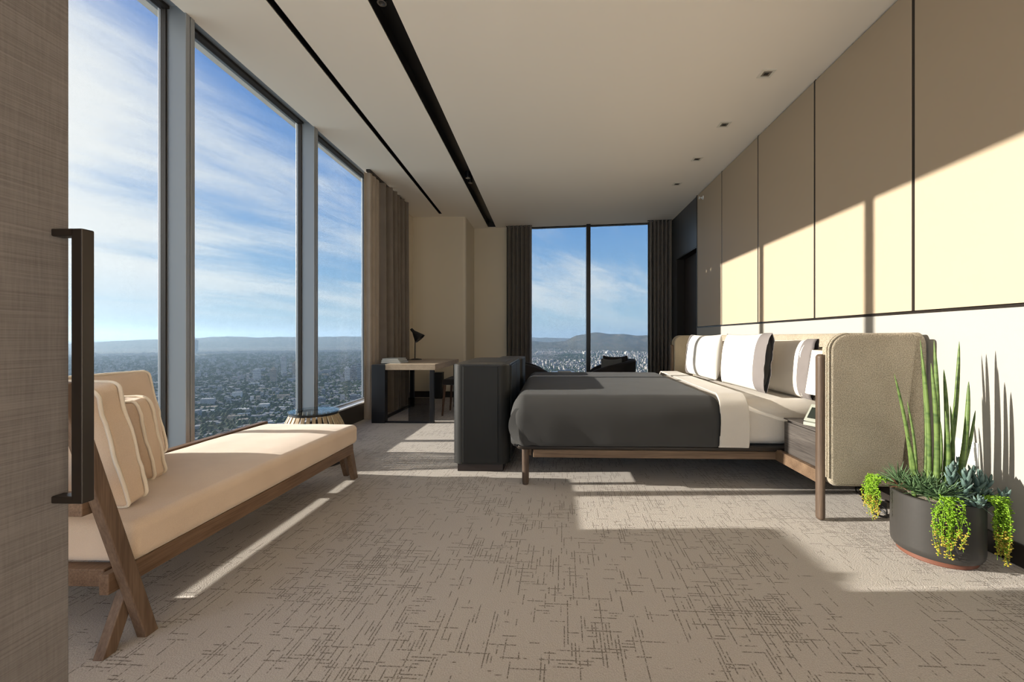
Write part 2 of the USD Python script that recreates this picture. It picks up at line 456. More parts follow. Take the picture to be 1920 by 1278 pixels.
# right wall: backing, lower wall, six tall panels with dark reveals
wr = thing('wall_right', 'right wall of tall taupe panels above a pale lower wall', 'wall', (XR + .04, 2, 0), kind='structure')
part('wall_backing', cat([box(XR + .02, XR + .25, YB, 6.40, 0, CEIL)]), 'bronze', wr, False)
part('lower_wall', box(XR, XR + .02, YB, 6.38, 0, 1.213), 'lower_wall', wr, False, label='pale plain lower wall')
seams = [YB, -5.95, -5.0, -4.05, -3.1, -2.15, -1.2, -.25, .70, 1.65, 2.60, 3.553, 4.512, 5.464, 6.38]
for y0, y1 in zip(seams[:-1], seams[1:]):
    part('wall_panel', rbox(XR, XR + .019, y0 + .011, y1 - .011, 1.231, CEIL - .012, .002, 1), 'panel', wr, False)
for y in seams[1:-1]: part('reveal_trim', box(XR + .003, XR + .02, y - .011, y + .011, 1.231, CEIL - .002), 'bronze', wr, False)
part('reveal_trim', box(XR - .004, XR + .02, YB, 6.38, 1.213, 1.227), 'bronze', wr, False, label='dark metal trim line')
part('end_trim', box(XR - .003, XR + .25, 6.38, 6.40, 0, CEIL), 'bronze', wr, False)
part('door_header', box(XR + .01, XR + .25, 6.40, 7.95, 2.465, CEIL), 'header', wr, False, label='blue-grey panel above the dark doorway')
part('door_jamb', box(XR + .01, XR + .25, 7.46, 7.95, 0, 2.465), 'header', wr, False)
solo('baseboard_right', cat([rbox(XR - .014, XR, YB, 6.38, 0, .106, .003, 1)]), 'skirting', 'dark baseboard along the right wall', 'baseboard', False, kind='structure')
d2 = thing('door_1', 'dark wooden door in the opening at the far end of right wall', 'door', (XR + .15, 6.93, 0), kind='structure')
part('door_leaf', box(XR + .14, XR + .18, 6.42, 7.44, 0.005, 2.44), 'dark_wood', d2, False)
part('door_frame', cat([box(XR + .012, XR + .20, 6.40, 6.425, 0, 2.465), box(XR + .012, XR + .20, 7.435, 7.46, 0, 2.465), box(XR + .012, XR + .20, 6.40, 7.46, 2.44, 2.465)]), 'bronze', d2, False)
part('door_lever', cat([tube([(XR + .14, 7.36, 1.0), (XR + .09, 7.36, 1.0), (XR + .085, 7.25, 1.0)], .009)]), 'bronze', d2)
part('outer_wall', box(XR + .25, XR + .45, YB, 8.5, 0, CEIL), 'bronze', wr, False)

# far wall (slightly skewed), window opening from x=-0.62 to 1.98
WX0, WX1 = -0.66, 1.98
wf = thing('wall_far', 'cream far wall around the end window', 'wall', (0, 8.1, 0), kind='structure')
part('wall_face', skew(cat([box(-2.7, WX0, 8.02, 8.30, 0, CEIL), box(WX1, 2.44, 8.02, 8.30, 0, CEIL), box(WX0, WX1, 8.02, 8.30, 0, .25)])), 'cream', wf, False)
col = solo('column', rbox(-2.62, -1.55, 7.375, 8.5, 0, CEIL, (.05, .05, .0005), 5), 'cream', 'cream boxed column projecting from the far wall behind the desk', 'column', 30, kind='structure')
wl = thing('wall_left', 'cream left wall beyond and before the tall windows', 'wall', (-2.6, 6.6, 0), kind='structure')
part('wall_face', box(-2.80, -2.50, 6.20, 8.6, 0, CEIL + .1), 'cream', wl, False)
part('wall_pier', box(-2.80, XL, .55, 1.60, 0, CEIL + .1), 'cream', wl, False)
part('low_wall', box(-2.80, XL, YB, .55, 0, .235), 'cream', wl, False)
solo('baseboard_left', rbox(-2.50, -2.486, 6.22, 7.375, 0, .106, .003, 1), 'skirting', 'dark baseboard of the left wall beside the desk', 'baseboard', False, kind='structure')
solo('baseboard_far', cat([rbox(-2.486, -1.536, 7.361, 7.375, 0, .106, .003, 1), rbox(-1.55, -1.536, 7.361, 8.17, 0, .106, .003, 1), skew(rbox(-1.53, WX0, 8.006, 8.02, 0, .106, .003, 1))]), 'skirting', 'dark baseboard around the column and far wall', 'baseboard', False, kind='structure')

# glazed left wall: three windows between deep aluminium fins
fin_y = [2.715, 4.20, 5.66]
edges = [1.60] + fin_y + [6.20]
for i, (y0, y1) in enumerate(zip(edges[:-1], edges[1:])):
    lab = ['tall window nearest the camera behind the daybed head', 'tall middle window between the two silver fins', 'tall window beyond the second silver fin beside the curtain', 'tall window pane behind the left curtain'][i]
    w = thing(f'window_{i + 1}', lab, 'window', (XG, (y0 + y1) / 2, .27), kind='structure')
    part('pane', box(XG - .006, XG + .006, y0 + .02, y1 - .02, .245, CEIL + .03), 'glass', w, False)
    a0, a1 = (y0 + .035 if i else y0), y1 - .035
    part('bottom_rail', box(XG - .025, XG + .012, a0, a1, .228, .25), 'aluminium', w, False)
    part('head_rail', box(XG - .03, XG + .03, a0, a1, CEIL + .025, CEIL + .11), 'bronze', w, False)
    part('gasket', cat([box(XG - .02, XG + .014, a1 - .012, a1 + .002, .25, CEIL + .03), box(XG - .02, XG + .014, a0 - .002, a0 + .008, .25, CEIL + .03)]), 'bronze', w, False)
for y in fin_y:
    t = thing('mullion_fin', ['deep silver aluminium fin between the near and middle windows', 'deep silver aluminium fin beyond the middle window', 'deep silver aluminium fin half hidden by the left curtain'][fin_y.index(y)], 'mullion', (XG, y, .25), kind='structure')
    part('fin_body', cat([rbox(XG - .05, XL + .012, y - .035, y - .0025, .25, CEIL + .1, .003, 1), rbox(XG - .05, XL + .012, y + .0025, y + .035, .25, CEIL + .1, .003, 1)]), 'aluminium', t, False)
    part('fin_joint', box(XG - .05, XL + .006, y - .003, y + .003, .25, CEIL + .1), 'bronze', t, False)
solo('window_head', cat([box(XG - .08, XL, 1.60, 6.2, CEIL + .045, CEIL + .12), ]), 'aluminium', 'grey metal soffit over the heads of the left windows', 'window head', False, kind='structure')
solo('window_sill', rbox(XG - .04, XL - .005, 1.60, 6.2, .215, .232, .004, 1), 'sill', 'pale metal sill under the left windows', 'window sill', False, kind='structure')
solo('curb', box(XG - .06, XL - .02, 1.60, 6.2, 0, .215), 'curb', 'dark low curb below the left window sill', 'curb', False, kind='structure')

# end window
we = thing('window_5', 'two-light end window with a dark central mullion above the bed', 'window', (0.68, 8.0, .25), kind='structure')
YE = 8.10
part('pane', skew(box(WX0, 0.66, YE - .006, YE + .006, .27, CEIL)), 'glass', we, False)
part('pane', skew(box(0.70, WX1, YE - .006, YE + .006, .27, CEIL)), 'glass', we, False)
part('central_mullion', skew(rbox(0.645, 0.722, YE - .10, YE + .06, .25, CEIL, .004, 1)), 'bronze', we, False)
part('window_frame', skew(cat([box(WX0, WX0 + .05, YE - .06, YE + .05, .25, CEIL), box(WX1 - .05, WX1, YE - .06, YE + .05, .25, CEIL), box(WX0 + .05, WX1 - .05, YE - .06, YE + .05, .25, .29), box(WX0 + .05, WX1 - .05, YE - .02, YE + .055, CEIL - .02, CEIL)])), 'bronze', we, False)

# the wall behind the camera, with a wide window of its own
wb = thing('wall_back', 'cream wall behind the camera with a wide window', 'wall', (0, YB, 0), kind='structure')
part('wall_face', cat([box(-2.8, -2.3, YB - .2, YB, 0, CEIL), box(2.1, 2.44, YB - .2, YB, 0, CEIL), box(-2.3, 2.1, YB - .2, YB, 0, .25)]), 'cream', wb, False)
w7 = thing('window_7', 'row of tall windows beside and behind the camera', 'window', (XG, -2, .25), kind='structure')
part('pane', box(XG - .006, XG + .006, YB, .55, .235, CEIL + .1), 'clear_glass', w7, False)
part('mullion', cat([box(XG - .05, XL, y - .035, y + .035, .235, CEIL + .1) for y in (-6.86, -5.38, -3.9, -2.42, -.94, .52)]), 'aluminium', w7, False)
w6 = thing('window_6', 'wide window behind the camera', 'window', (0, YB - .1, .25), kind='structure')
part('pane', box(-2.3, 2.1, YB - .106, YB - .094, .25, CEIL), 'clear_glass', w6, False)
part('window_frame', cat([box(x - .035, x + .035, YB - .17, YB - .03, .25, CEIL) for x in (-2.26, -.8, .65, 2.06)]), 'aluminium', w6, False)

# foreground door
fd = thing('door_2', 'open door wrapped in woven taupe grasscloth at the left edge', 'door', (-.968, .3, 0), kind='structure')
part('door_panel', rbox(-.990, -.945, -.30, .784, .008, 3.05, .003, 2), 'grasscloth', fd)
hz0, hz1, hy = .756, 1.275, .765
def hbar(x0, x1, z0, z1): return rbox(x0, x1, hy - .011, hy + .011, z0, z1, .0025, 2)
part('door_handle', cat([hbar(-.906, -.884, hz0, hz1), hbar(-.9455, -.900, hz1 - .014, hz1), hbar(-.9455, -.900, hz0, hz0 + .014)]), 'bronze', fd, 30, label='dark bronze square pull handle')

# ------------------------------------------------------------------ ceiling fittings
for k, (x, y) in enumerate([(1.744, 3.452), (1.735, 4.265), (1.742, 5.08), (1.745, 5.90)]):
    t = thing('recessed_downlight', ['square trimless downlight nearest the camera along the panelled wall', 'square trimless downlight second from the camera along the panelled wall', 'square trimless downlight third from the camera along the panelled wall', 'square trimless downlight farthest away along the panelled wall'][k], 'downlight', (x, y, CEIL - .004))
    fr_ = cat([box(x - .055, x + .055, y - .055, y - .035, CEIL - .004, CEIL + .0), box(x - .055, x + .055, y + .035, y + .055, CEIL - .004, CEIL), box(x - .055, x - .035, y - .035, y + .035, CEIL - .004, CEIL), box(x + .035, x + .055, y - .035, y + .035, CEIL - .004, CEIL)])
    part('trim_frame', fr_, 'trim_white', t, False)
    part('baffle', box(x - .035, x + .035, y - .035, y + .035, CEIL - .0015, CEIL), 'baffle', t, False)
    part('aperture', box(x - .018, x + .018, y - .010, y + .018, CEIL - .003, CEIL - .0015), 'black', t, False)
def spot(x, y, label):
    t = thing('slot_spotlight', label, 'spotlight', (x, y, CEIL))
    part('lamp_body', lathe([(0, CEIL + .02), (.030, CEIL + .02), (.034, CEIL + .10), (0, CEIL + .10)], x, y, 24), 'black', t)
    part('lens_ring', lathe([(.020, CEIL + .012), (.030, CEIL + .012), (.030, CEIL + .02), (.020, CEIL + .02), (.020, CEIL + .012)], x, y, 24), 'chrome', t)
spot(-1.150, 5.62, 'small round spotlight in the wide ceiling slot, nearer of the far pair')
spot(-1.155, 5.80, 'small round spotlight in the wide ceiling slot, farther of the far pair')
spot(-1.105, 2.66, 'small round spotlight in the wide ceiling slot at top edge of picture')
sx, sy, sz = XR, 6.13, 3.10
t = thing('sprinkler_head', 'small white sprinkler head on the last wall panel near ceiling', 'sprinkler', (sx, sy, sz))
part('escutcheon', rot(lathe([(0, 0), (.032, 0), (.026, .008), (0, .010)], 0, 0, 24), (0, 1, 0), -90).apply_translation([sx, sy, sz]), 'white', t)
part('nozzle', rot(lathe([(0, .008), (.011, .008), (.011, .03), (.004, .034), (.004, .05), (.020, .052), (.020, .056), (0, .056)], 0, 0, 20), (0, 1, 0), -90).apply_translation([sx, sy, sz]), 'white', t)

# wall outlet behind the plant
t = thing('wall_outlet', 'white wall outlet plate behind the snake plant', 'outlet', (XR, 2.27, .41))
part('cover_plate', rbox(XR - .006, XR, 2.21, 2.33, .405, .525, .003, 2), 'white', t)
part('socket', cat([rbox(XR - .009, XR - .005, 2.222, 2.262, .43, .50, .003, 2), rbox(XR - .009, XR - .005, 2.278, 2.318, .43, .50, .003, 2)]), 'trim_white', t)

# ------------------------------------------------------------------ curtains
def pleated(path, amp, folds, z0, z1, nz=26, per=14, flare=0.25, thick=.004, seed=0, calm=None):
    """a hanging cloth along a plan polyline; deep even folds that open towards the hem"""
    path = np.array(path, float)
    seg = np.linalg.norm(np.diff(path, axis=0), axis=1)
    s = np.concatenate([[0], np.cumsum(seg)])
    n = folds * per + 1
    q = np.linspace(0, s[-1], n)
    px, py = np.interp(q, s, path[:, 0]), np.interp(q, s, path[:, 1])
    tx, ty = np.gradient(px), np.gradient(py)
    L = np.hypot(tx, ty)
    nx, ny = -ty / L, tx / L
    z = np.linspace(z0, z1, nz)
    ph = np.linspace(0, folds * 2 * np.pi, n)
    rr = np.random.default_rng(seed)
    ampv = amp * np.interp(np.arange(n), np.arange(0, n, per), rr.uniform(.65, 1.15, len(np.arange(0, n, per))))
    if calm is not None: ampv = ampv * calm(q / s[-1])
    V = []
    for zz in z:
        t = (zz - z0) / (z1 - z0)
        wob = fb(np.stack([q * 6, np.full(n, zz * .7), np.full(n, seed)], 1), 1.0, seed)
        pos = (np.sin(ph + .9 * wob * (1 - t)) + .22 * np.sin(2 * ph + seed)) * ampv * (1 + flare * (1 - t)) + wob * .02 * (1 - t)
        V.append(np.stack([px + nx * pos, py + ny * pos, np.full(n, zz)], 1))
    V = np.array(V)
    front = V.reshape(-1, 3)
    off = np.stack([nx, ny, 0 * nx], 1) * thick
    back = (V + off[None]).reshape(-1, 3)
    idx = np.arange(nz * n).reshape(nz, n)
    qd = np.stack([idx[:-1, :-1], idx[:-1, 1:], idx[1:, 1:], idx[1:, :-1]], -1).reshape(-1, 4)
    k = nz * n
    ed = [np.stack([idx[:-1, c], idx[1:, c], idx[1:, c] + k, idx[:-1, c] + k], -1) for c in (0, n - 1)] + [np.stack([idx[r, :-1], idx[r, 1:], idx[r, 1:] + k, idx[r, :-1] + k], -1) for r in (0, nz - 1)]
    return cat([(np.vstack([front, back]), np.vstack([qd, qd[:, ::-1] + k] + ed))])
t = thing('curtain', 'taupe pleated curtain drawn beside the left windows behind the desk', 'curtain', (-2.36, 5.9, 0))
part('curtain_cloth', pleated([(-2.375, 5.56), (-2.35, 5.72), (-2.34, 6.52)], .080, 6, .012, CEIL - .03, seed=3), 'curtain', t, True)
part('leading_edge', pleated([(-2.415, 5.26), (-2.36, 5.30), (-2.345, 5.36), (-2.355, 5.58)], .012, 3, .012, CEIL - .03, seed=5), 'curtain_pale', t, True, label='paler flat leading edge of the curtain')
part('track', box(-2.385, -2.335, 5.25, 6.6, CEIL - .03, CEIL), 'bronze', t, False)
t = thing('curtain', 'dark taupe curtain at left side of the end window', 'curtain', (-.64, 8.0, 0))
part('curtain_cloth', pleated([(-.89, 8.03), (-.40, 7.975)], .065, 6, .012, CEIL - .012, seed=8), 'curtain', t, True)
part('track', skew(box(-.90, -.40, 7.93, 7.95, CEIL - .012, CEIL)), 'bronze', t, False)
t = thing('curtain', 'dark taupe curtain at right side of the end window beside the doorway', 'curtain', (1.96, 7.72, 0))
part('curtain_cloth', pleated([(1.755, 7.73), (2.165, 7.68)], .06, 6, .012, CEIL - .012, seed=12), 'curtain', t, True)
part('track', skew(box(1.75, 2.17, 7.92, 7.94, CEIL - .012, CEIL)), 'bronze', t, False)
# ================================================================== FURNITURE
# ------------------------------------------------------------------ daybed by the window
DX0, DX1 = -2.21, -1.46          # back (window) side, front side
db = thing('daybed', 'long brown oak daybed with peach velvet seat in front of the windows', 'daybed', (-1.84, 2.2, 0))
W = .058
part('side_rail', rbox(DX1 - .060, DX1 - .026, 1.345, 3.06, .205, .275, .004, 2), 'daybed_wood', db, label='front side rail')
part('side_rail', rbox(DX0, DX0 + .045, 1.30, 3.10, .187, .432, .004, 2), 'daybed_wood', db, label='taller rail on the window side')
part('cross_rail', rbox(DX0 + .045, DX1 - .075, 1.375, 1.425, .215, .275, .004, 2), 'daybed_wood', db)
part('cross_rail', rbox(DX0 + .045, DX1 - .075, 3.0, 3.05, .215, .275, .004, 2), 'daybed_wood', db)
part('slat_deck', cat([rbox(DX0 + .045, DX1 - .075, y - .035, y + .035, .255, .272, .003, 1) for y in np.arange(1.5, 3.0, .15)]), 'daybed_wood', db)
for x in (DX1 - .006, DX0 - .03):            # crossed near legs: the longer one runs up as the back post
    part('back_post', bar((x, 1.465, -.012), (x, 1.195, .93), .036, .046, (0, 1, 0)), 'daybed_leg', db)
for x in (DX1 - .045, DX0 + .012):
    part('leg', bar((x, 1.345, -.015), (x, 1.475, .30), .036, .044, (0, 1, 0)), 'daybed_leg', db)
for x in (DX1 - .045, DX0 + .02):
    part('leg', bar((x, 3.115, -.012), (x, 3.02, .285), .036, .05, (0, 1, 0)), 'daybed_leg', db)
for x in (DX1 - .135, DX0 + .10):
    part('leg', bar((x, 3.19, -.012), (x, 3.06, .275), .036, .05, (0, 1, 0)), 'daybed_leg', db)
part('back_rail', rbox(DX0 - .02, DX1 - .03, 1.215, 1.25, .80, .87, .004, 2), 'daybed_wood', db)
part('back_rail', rbox(DX0 - .02, DX1 - .03, 1.27, 1.305, .50, .57, .004, 2), 'daybed_wood', db)
seat = rbox(DX0 + .047, DX1, 1.40, 3.085, .278, .418, (.035, .035, .035), 5, (18, 40, 4))
v = seat.vertices
u_, w_ = (v[:, 0] - DX0) / (DX1 - DX0), (v[:, 1] - 1.40) / 1.685
top = np.clip((v[:, 2] - .33) / .08, 0, 1)
v[:, 2] += top * (.020 * (1 - (2 * u_ - 1) ** 4) * (1 - (2 * w_ - 1) ** 6) + .006 * fb(v, 7, 1))
v[:, 0] += (v[:, 0] > DX1 - .03) * .006 * fb(v, 12, 2)
part('seat_cushion', seat, 'velvet', db, True, label='peach velvet seat cushion')

def boxed_cushion(cx, cy, z0, wx, h, th, tilt, mat='velvet', seed=0, puff=.030, yaw=0.0):
    """cushion standing in the xz plane (wx wide, h high, th thick along y), leaning back by tilt degrees towards -y; returns (body, piping)"""
    m = rbox(-wx / 2, wx / 2, -th / 2, th / 2, 0, h, (.028, .020, .028), 4, (16, 3, 16))
    v = m.vertices
    a, b = np.clip(2 * v[:, 0] / wx, -1, 1), np.clip(2 * v[:, 2] / h - 1, -1, 1)
    dome = (1 - a ** 4) * (1 - b ** 4)
    v[:, 1] += np.sign(v[:, 1]) * np.clip(np.abs(v[:, 1]) / (th / 2), 0, 1) * (puff * dome + .012 * fb(v, 11, seed) * dome)
    edge = np.maximum(np.abs(a), np.abs(b)) > .97
    v[:, 0] += edge * .016 * fb(v * [1, .3, 1], 16, seed + 1) + .010 * a * np.cos(b * 4.0) * 0.4
    v[:, 2] += edge * .010 * fb(v, 14, seed + 2)
    pr = []
    for s in (-1, 1):
        hw, hh, r = wx / 2 - .001, h / 2 - .001, .032
        pts = []
        for (sx, sz, a0) in ((1, 1, 0), (-1, 1, 90), (-1, -1, 180), (1, -1, 270)):
            for t in np.linspace(0, 90, 6):
                A = math.radians(a0 + t)
                pts.append(((hw - r) * sx + r * math.cos(A), s * (th / 2 - .006), h / 2 + (hh - r) * sz + r * math.sin(A)))
        P = np.array(pts)
        Q = []
        for p0, p1 in zip(P, np.roll(P, -1, 0)):
            k = max(1, int(np.linalg.norm(p1 - p0) / .03))
            Q += [p0 + (p1 - p0) * t / k for t in range(k)]
        Q = np.array(Q)
        Q[:, 1] += .014 * fb(Q * [1, 0, 1], 13, seed + 5 + s)
        Q[:, 0] += .012 * fb(Q * [1, .3, 1], 16, seed + 1)
        Q[:, 2] = np.maximum(Q[:, 2], .004)
        pr.append(tube(Q, .0065, 6, True))
    out = []
    for q in (m, cat(pr)):
        q = rot(q, (1, 0, 0), tilt)
        if yaw: q = rot(q, (0, 0, 1), yaw)
        q.apply_translation([cx, cy, z0])
        out.append(q)
    return out
def cushion_thing(label, *a, **k):
    body, pipe = boxed_cushion(*a, **k)
    c = body.vertices.mean(0)
    t = thing('cushion', label, 'cushion', (c[0], c[1], body.vertices[:, 2].min()))
    part('cover', body, 'velvet', t, True)
    part('piping', pipe, 'piping', t, True, label='cream corded edge')
    return t
cushion_thing('large piped peach box cushion nearest the door handle on the daybed', -1.815, 1.548, .438, .46, .475, .088, 14, seed=3)
cushion_thing('smaller piped peach cushion in the middle on the daybed', -1.905, 1.83, .438, .27, .375, .066, 13, seed=9, puff=.02)
cushion_thing('broad peach cushion propped against the window end of the daybed', -2.135, 1.84, .437, .72, .455, .10, 14, seed=15, yaw=-90, puff=.03)

# ------------------------------------------------------------------ round slatted side table
tx, ty = -2.06, 3.53
t = thing('side_table', 'round side table of pale slats with a grey glass top beyond the daybed', 'side table', (tx, ty, 0))
part('glass_top', lathe([(0, .428), (.196, .428), (.20, .431), (.20, .437), (.196, .44), (0, .44)], tx, ty, 64), 'table_glass', t)
part('rim', lathe([(.165, .408), (.190, .408), (.190, .426), (.165, .426), (.165, .408)], tx, ty, 64), 'black', t)
part('base_ring', lathe([(.21, 0), (.27, 0), (.27, .02), (.21, .02), (.21, 0)], tx, ty, 64), 'black', t)
for k in range(30):
    A = 2 * math.pi * k / 30
    c_, s_ = math.cos(A), math.sin(A)
    prof = [(.182, .412), (.222, .33), (.262, .22), (.276, .12), (.262, .012)]
    ms = [bar((tx + a * c_, ty + a * s_, z), (tx + b * c_, ty + b * s_, z2), .026, .010, (c_, s_, .3)) for (a, z), (b, z2) in zip(prof[:-1], prof[1:])]
    part('slat', cat(ms), 'slat_wood', t)

# ------------------------------------------------------------------ media console at the foot of the bed
t = thing('console', 'tall black oak console with rounded corners at the foot of the bed', 'console', (-.57, 3.95, 0))
cx0, cx1, cy0, cy1 = -.80, -.345, 3.285, 4.40
def rrect(x0, x1, y0, y1, r, n=8):
    pts = []
    for (X, Y, a0) in ((x1 - r, y1 - r, 0), (x0 + r, y1 - r, 90), (x0 + r, y0 + r, 180), (x1 - r, y0 + r, 270)):
        for q in np.linspace(0, 90, n): pts.append((X + r * math.cos(math.radians(a0 + q)), Y + r * math.sin(math.radians(a0 + q))))
    return Polygon(pts)
def ext(poly, z0, z1): return trimesh.creation.extrude_polygon(poly, z1 - z0, engine='earcut').apply_translation([0, 0, z0])
part('body', ext(rrect(cx0, cx1, cy0, cy1, .085), .062, .845), 'console', t)
part('top', ext(rrect(cx0 + .002, cx1 - .002, cy0 + .002, cy1 - .002, .085), .845, .855), 'console_top', t)
part('top_inlay', ext(rrect(cx0 + .06, cx1 - .06, cy0 + .30, cy1 - .06, .02), .855, .8565), 'black', t)
part('plinth', rbox(cx0 + .04, cx1 - .05, cy0 + .02, cy1 - .05, 0, .062, .004, 1), 'plinth', t)
part('end_panel', rbox(cx0 + .088, cx1 - .088, cy0 - .007, cy0 + .01, .075, .838, .004, 2), 'console', t, label='flat end panel facing the camera')
for y0, y1 in ((3.40, 3.86), (3.875, 4.30)):
    part('door_panel', rbox(cx1 - .01, cx1 + .009, y0, y1, .075, .838, .004, 2), 'console', t)
t = thing('cabinet', 'grey-black rounded cabinet just past the console by the bed foot', 'cabinet', (-.38, 4.75, 0))
part('body', ext(rrect(-.60, -.325, 4.47, 5.05, .09), .06, .832), 'console', t)
part('top', ext(rrect(-.598, -.327, 4.472, 5.048, .09), .832, .842), 'console_top', t)
part('plinth', rbox(-.55, -.37, 4.5, 5.0, 0, .06, .004, 1), 'plinth', t)

# ------------------------------------------------------------------ bed
BY0, BY1 = 2.975, 5.03
bed = thing('bed', 'wide walnut platform bed with an upholstered winged headboard', 'bed', (.9, 4.0, 0))
part('platform', rbox(-.262, 2.0, BY0 - .005, BY1 + .005, .262, .300, (.05, .05, .012), 3), 'bronze', bed, label='dark slim mattress platform')
part('side_rail', rbox(-.14, 1.60, BY0 + .01, BY0 + .05, .207, .264, .005, 2), 'bed_wood', bed)
part('side_rail', rbox(-.14, 1.60, BY1 - .05, BY1 - .01, .207, .264, .005, 2), 'bed_wood', bed)
part('foot_rail', rbox(-.20, -.155, BY0 + .06, BY1 - .06, .207, .264, .005, 2), 'bed_wood', bed)
for y in (3.03, BY1 - .055):
    part('leg', cat([lathe([(0, 0), (.020, 0), (.0245, .02), (.026, .262), (0, .262)], -.197, y, 20)]), 'leg_wood', bed)
part('mattress', rbox(-.22, 1.965, BY0 + .012, BY1 - .012, .30, .622, (.09, .09, .09), 5, (6, 6, 1)), 'sheet', bed, True, label='ivory sheeted mattress')
# winged headboard
HY0, HY1 = 2.478, 5.552
part('back_panel', rbox(2.065, 2.182, HY0, HY1, .21, 1.098, (.045, .03, .09), 6, (1, 4, 2)), 'boucle', bed, 40, label='woven upholstered back panel')
def bevel_slab(poly, r, n=4):
    """polygon (in x, z) pushed along y with a rounded edge; poly convex with rounded corners; returns f(y0, y1)"""
    P = np.array(poly.exterior.coords)[:-1]
    if not poly.exterior.is_ccw: P = P[::-1]
    d = np.roll(P, -1, 0) - np.roll(P, 1, 0)
    N = np.stack([d[:, 1], -d[:, 0]], 1); N /= np.linalg.norm(N, axis=1, keepdims=True)
    def make(y0, y1):
        rows = []
        for q in np.linspace(0, 90, n + 1): rows.append((y0 + r * (1 - math.sin(math.radians(q))), r * (1 - math.cos(math.radians(q)))) if 0 else (y0 + r - r * math.cos(math.radians(q)), r - r * math.sin(math.radians(q))))
        for q in np.linspace(90, 0, n + 1): rows.append((y1 - r + r * math.cos(math.radians(q)), r - r * math.sin(math.radians(q))))
        V = np.array([[(p[0], y, p[1]) for p in P - N * off] for y, off in rows])
        k, m = V.shape[:2]
        idx = np.arange(k * m).reshape(k, m); nx_ = np.roll(idx, -1, 1)
        q = np.stack([idx[:-1], idx[1:], nx_[1:], nx_[:-1]], -1).reshape(-1, 4)
        V = V.reshape(-1, 3); c0 = len(V)
        V = np.vstack([V, V[:m].mean(0)[None], V[-m:].mean(0)[None]])
        caps = [(c0, idx[0, j], idx[0, (j + 1) % m]) for j in range(m)] + [(c0 + 1, idx[-1, (j + 1) % m], idx[-1, j]) for j in range(m)]
        t = trimesh.Trimesh(V, np.vstack([q[:, [0, 1, 2]], q[:, [0, 2, 3]], np.array(caps)]), process=False)
        trimesh.repair.fix_normals(t)
        return t
    return make
def round_poly(verts, radii, n=9):
    V = np.array(verts, float); out = []
    for k in range(len(V)):
        p, a, b, r = V[k], V[k - 1] - V[k], V[(k + 1) % len(V)] - V[k], radii[k]
        a, b = a / np.linalg.norm(a), b / np.linalg.norm(b)
        half = math.acos(np.clip(a @ b, -1, 1)) / 2
        c = p + (a + b) / np.linalg.norm(a + b) * r / math.sin(half)
        s0, s1 = p + a * r / math.tan(half) - c, p + b * r / math.tan(half) - c
        for t in np.linspace(0, 1, n):
            d = s0 * (1 - t) + s1 * t
            out.append(c + d / np.linalg.norm(d) * r)
    return Polygon(out)
_wp = round_poly([(1.592, .212), (1.988, .212), (2.088, 1.095), (1.592, 1.095)], [.045, .03, .04, .105])
wing = bevel_slab(_wp, .020)
def wing_pipe(y):
    pts = []
    x0, x1, z0, z1, r = 1.588, 2.02, .212, 1.09, .10
    for q in np.linspace(180, 90, 8): pts.append((x0 + r + r * math.cos(math.radians(q)), y, z1 - r + r * math.sin(math.radians(q))))
    low = [(x0, y, z) for z in np.linspace(.26, z1 - r - .01, 10)]
    return tube(low + pts, .006, 6)
for (y0, y1, yp) in ((2.437, 2.525, 2.446), (5.505, 5.593, 5.584)):
    part('wing', wing(y0, y1), 'boucle', bed, 40, label='woven upholstered wing')
    part('wing_piping', cat([wing_pipe(yp), wing_pipe(yp + (.02 if yp < 4 else -.02))]), 'boucle', bed, True)
for y in (2.492, 5.538):
    part('headboard_post', rbox(1.548, 1.592, y - .026, y + .026, 0, .972, (.020, .022, .022), 4), 'leg_wood', bed)
for y0, y1 in ((2.53, 3.0), (5.0, 5.50)):
    part('nightstand_rail', rbox(1.572, 1.606, y0, y1, .204, .280, .004, 2), 'bed_wood', bed)
    part('nightstand_shelf', rbox(1.606, 2.06, y0 + .04, y1 - .03, .245, .272, .003, 1), 'bed_wood', bed)
# nightstands
for y0, y1, lab in ((2.585, 2.935, 'dark smoked oak nightstand drawer box tucked behind the near headboard wing'), (5.075, 5.43, 'dark smoked oak nightstand drawer box behind the bed at far headboard wing')):
    n_ = thing('nightstand', lab, 'nightstand', (1.82, (y0 + y1) / 2, .272))
    part('body', rbox(1.625, 2.058, y0, y1, .273, .505, .004, 2), 'nightstand_wood', n_)
    part('drawer_front', rbox(1.603, 1.622, y0 + .003, y1 - .003, .28, .49, .003, 2), 'nightstand_wood', n_)
    part('top', rbox(1.600, 2.06, y0 - .002, y1 + .002, .505, .514, .003, 2), 'nightstand_wood', n_)

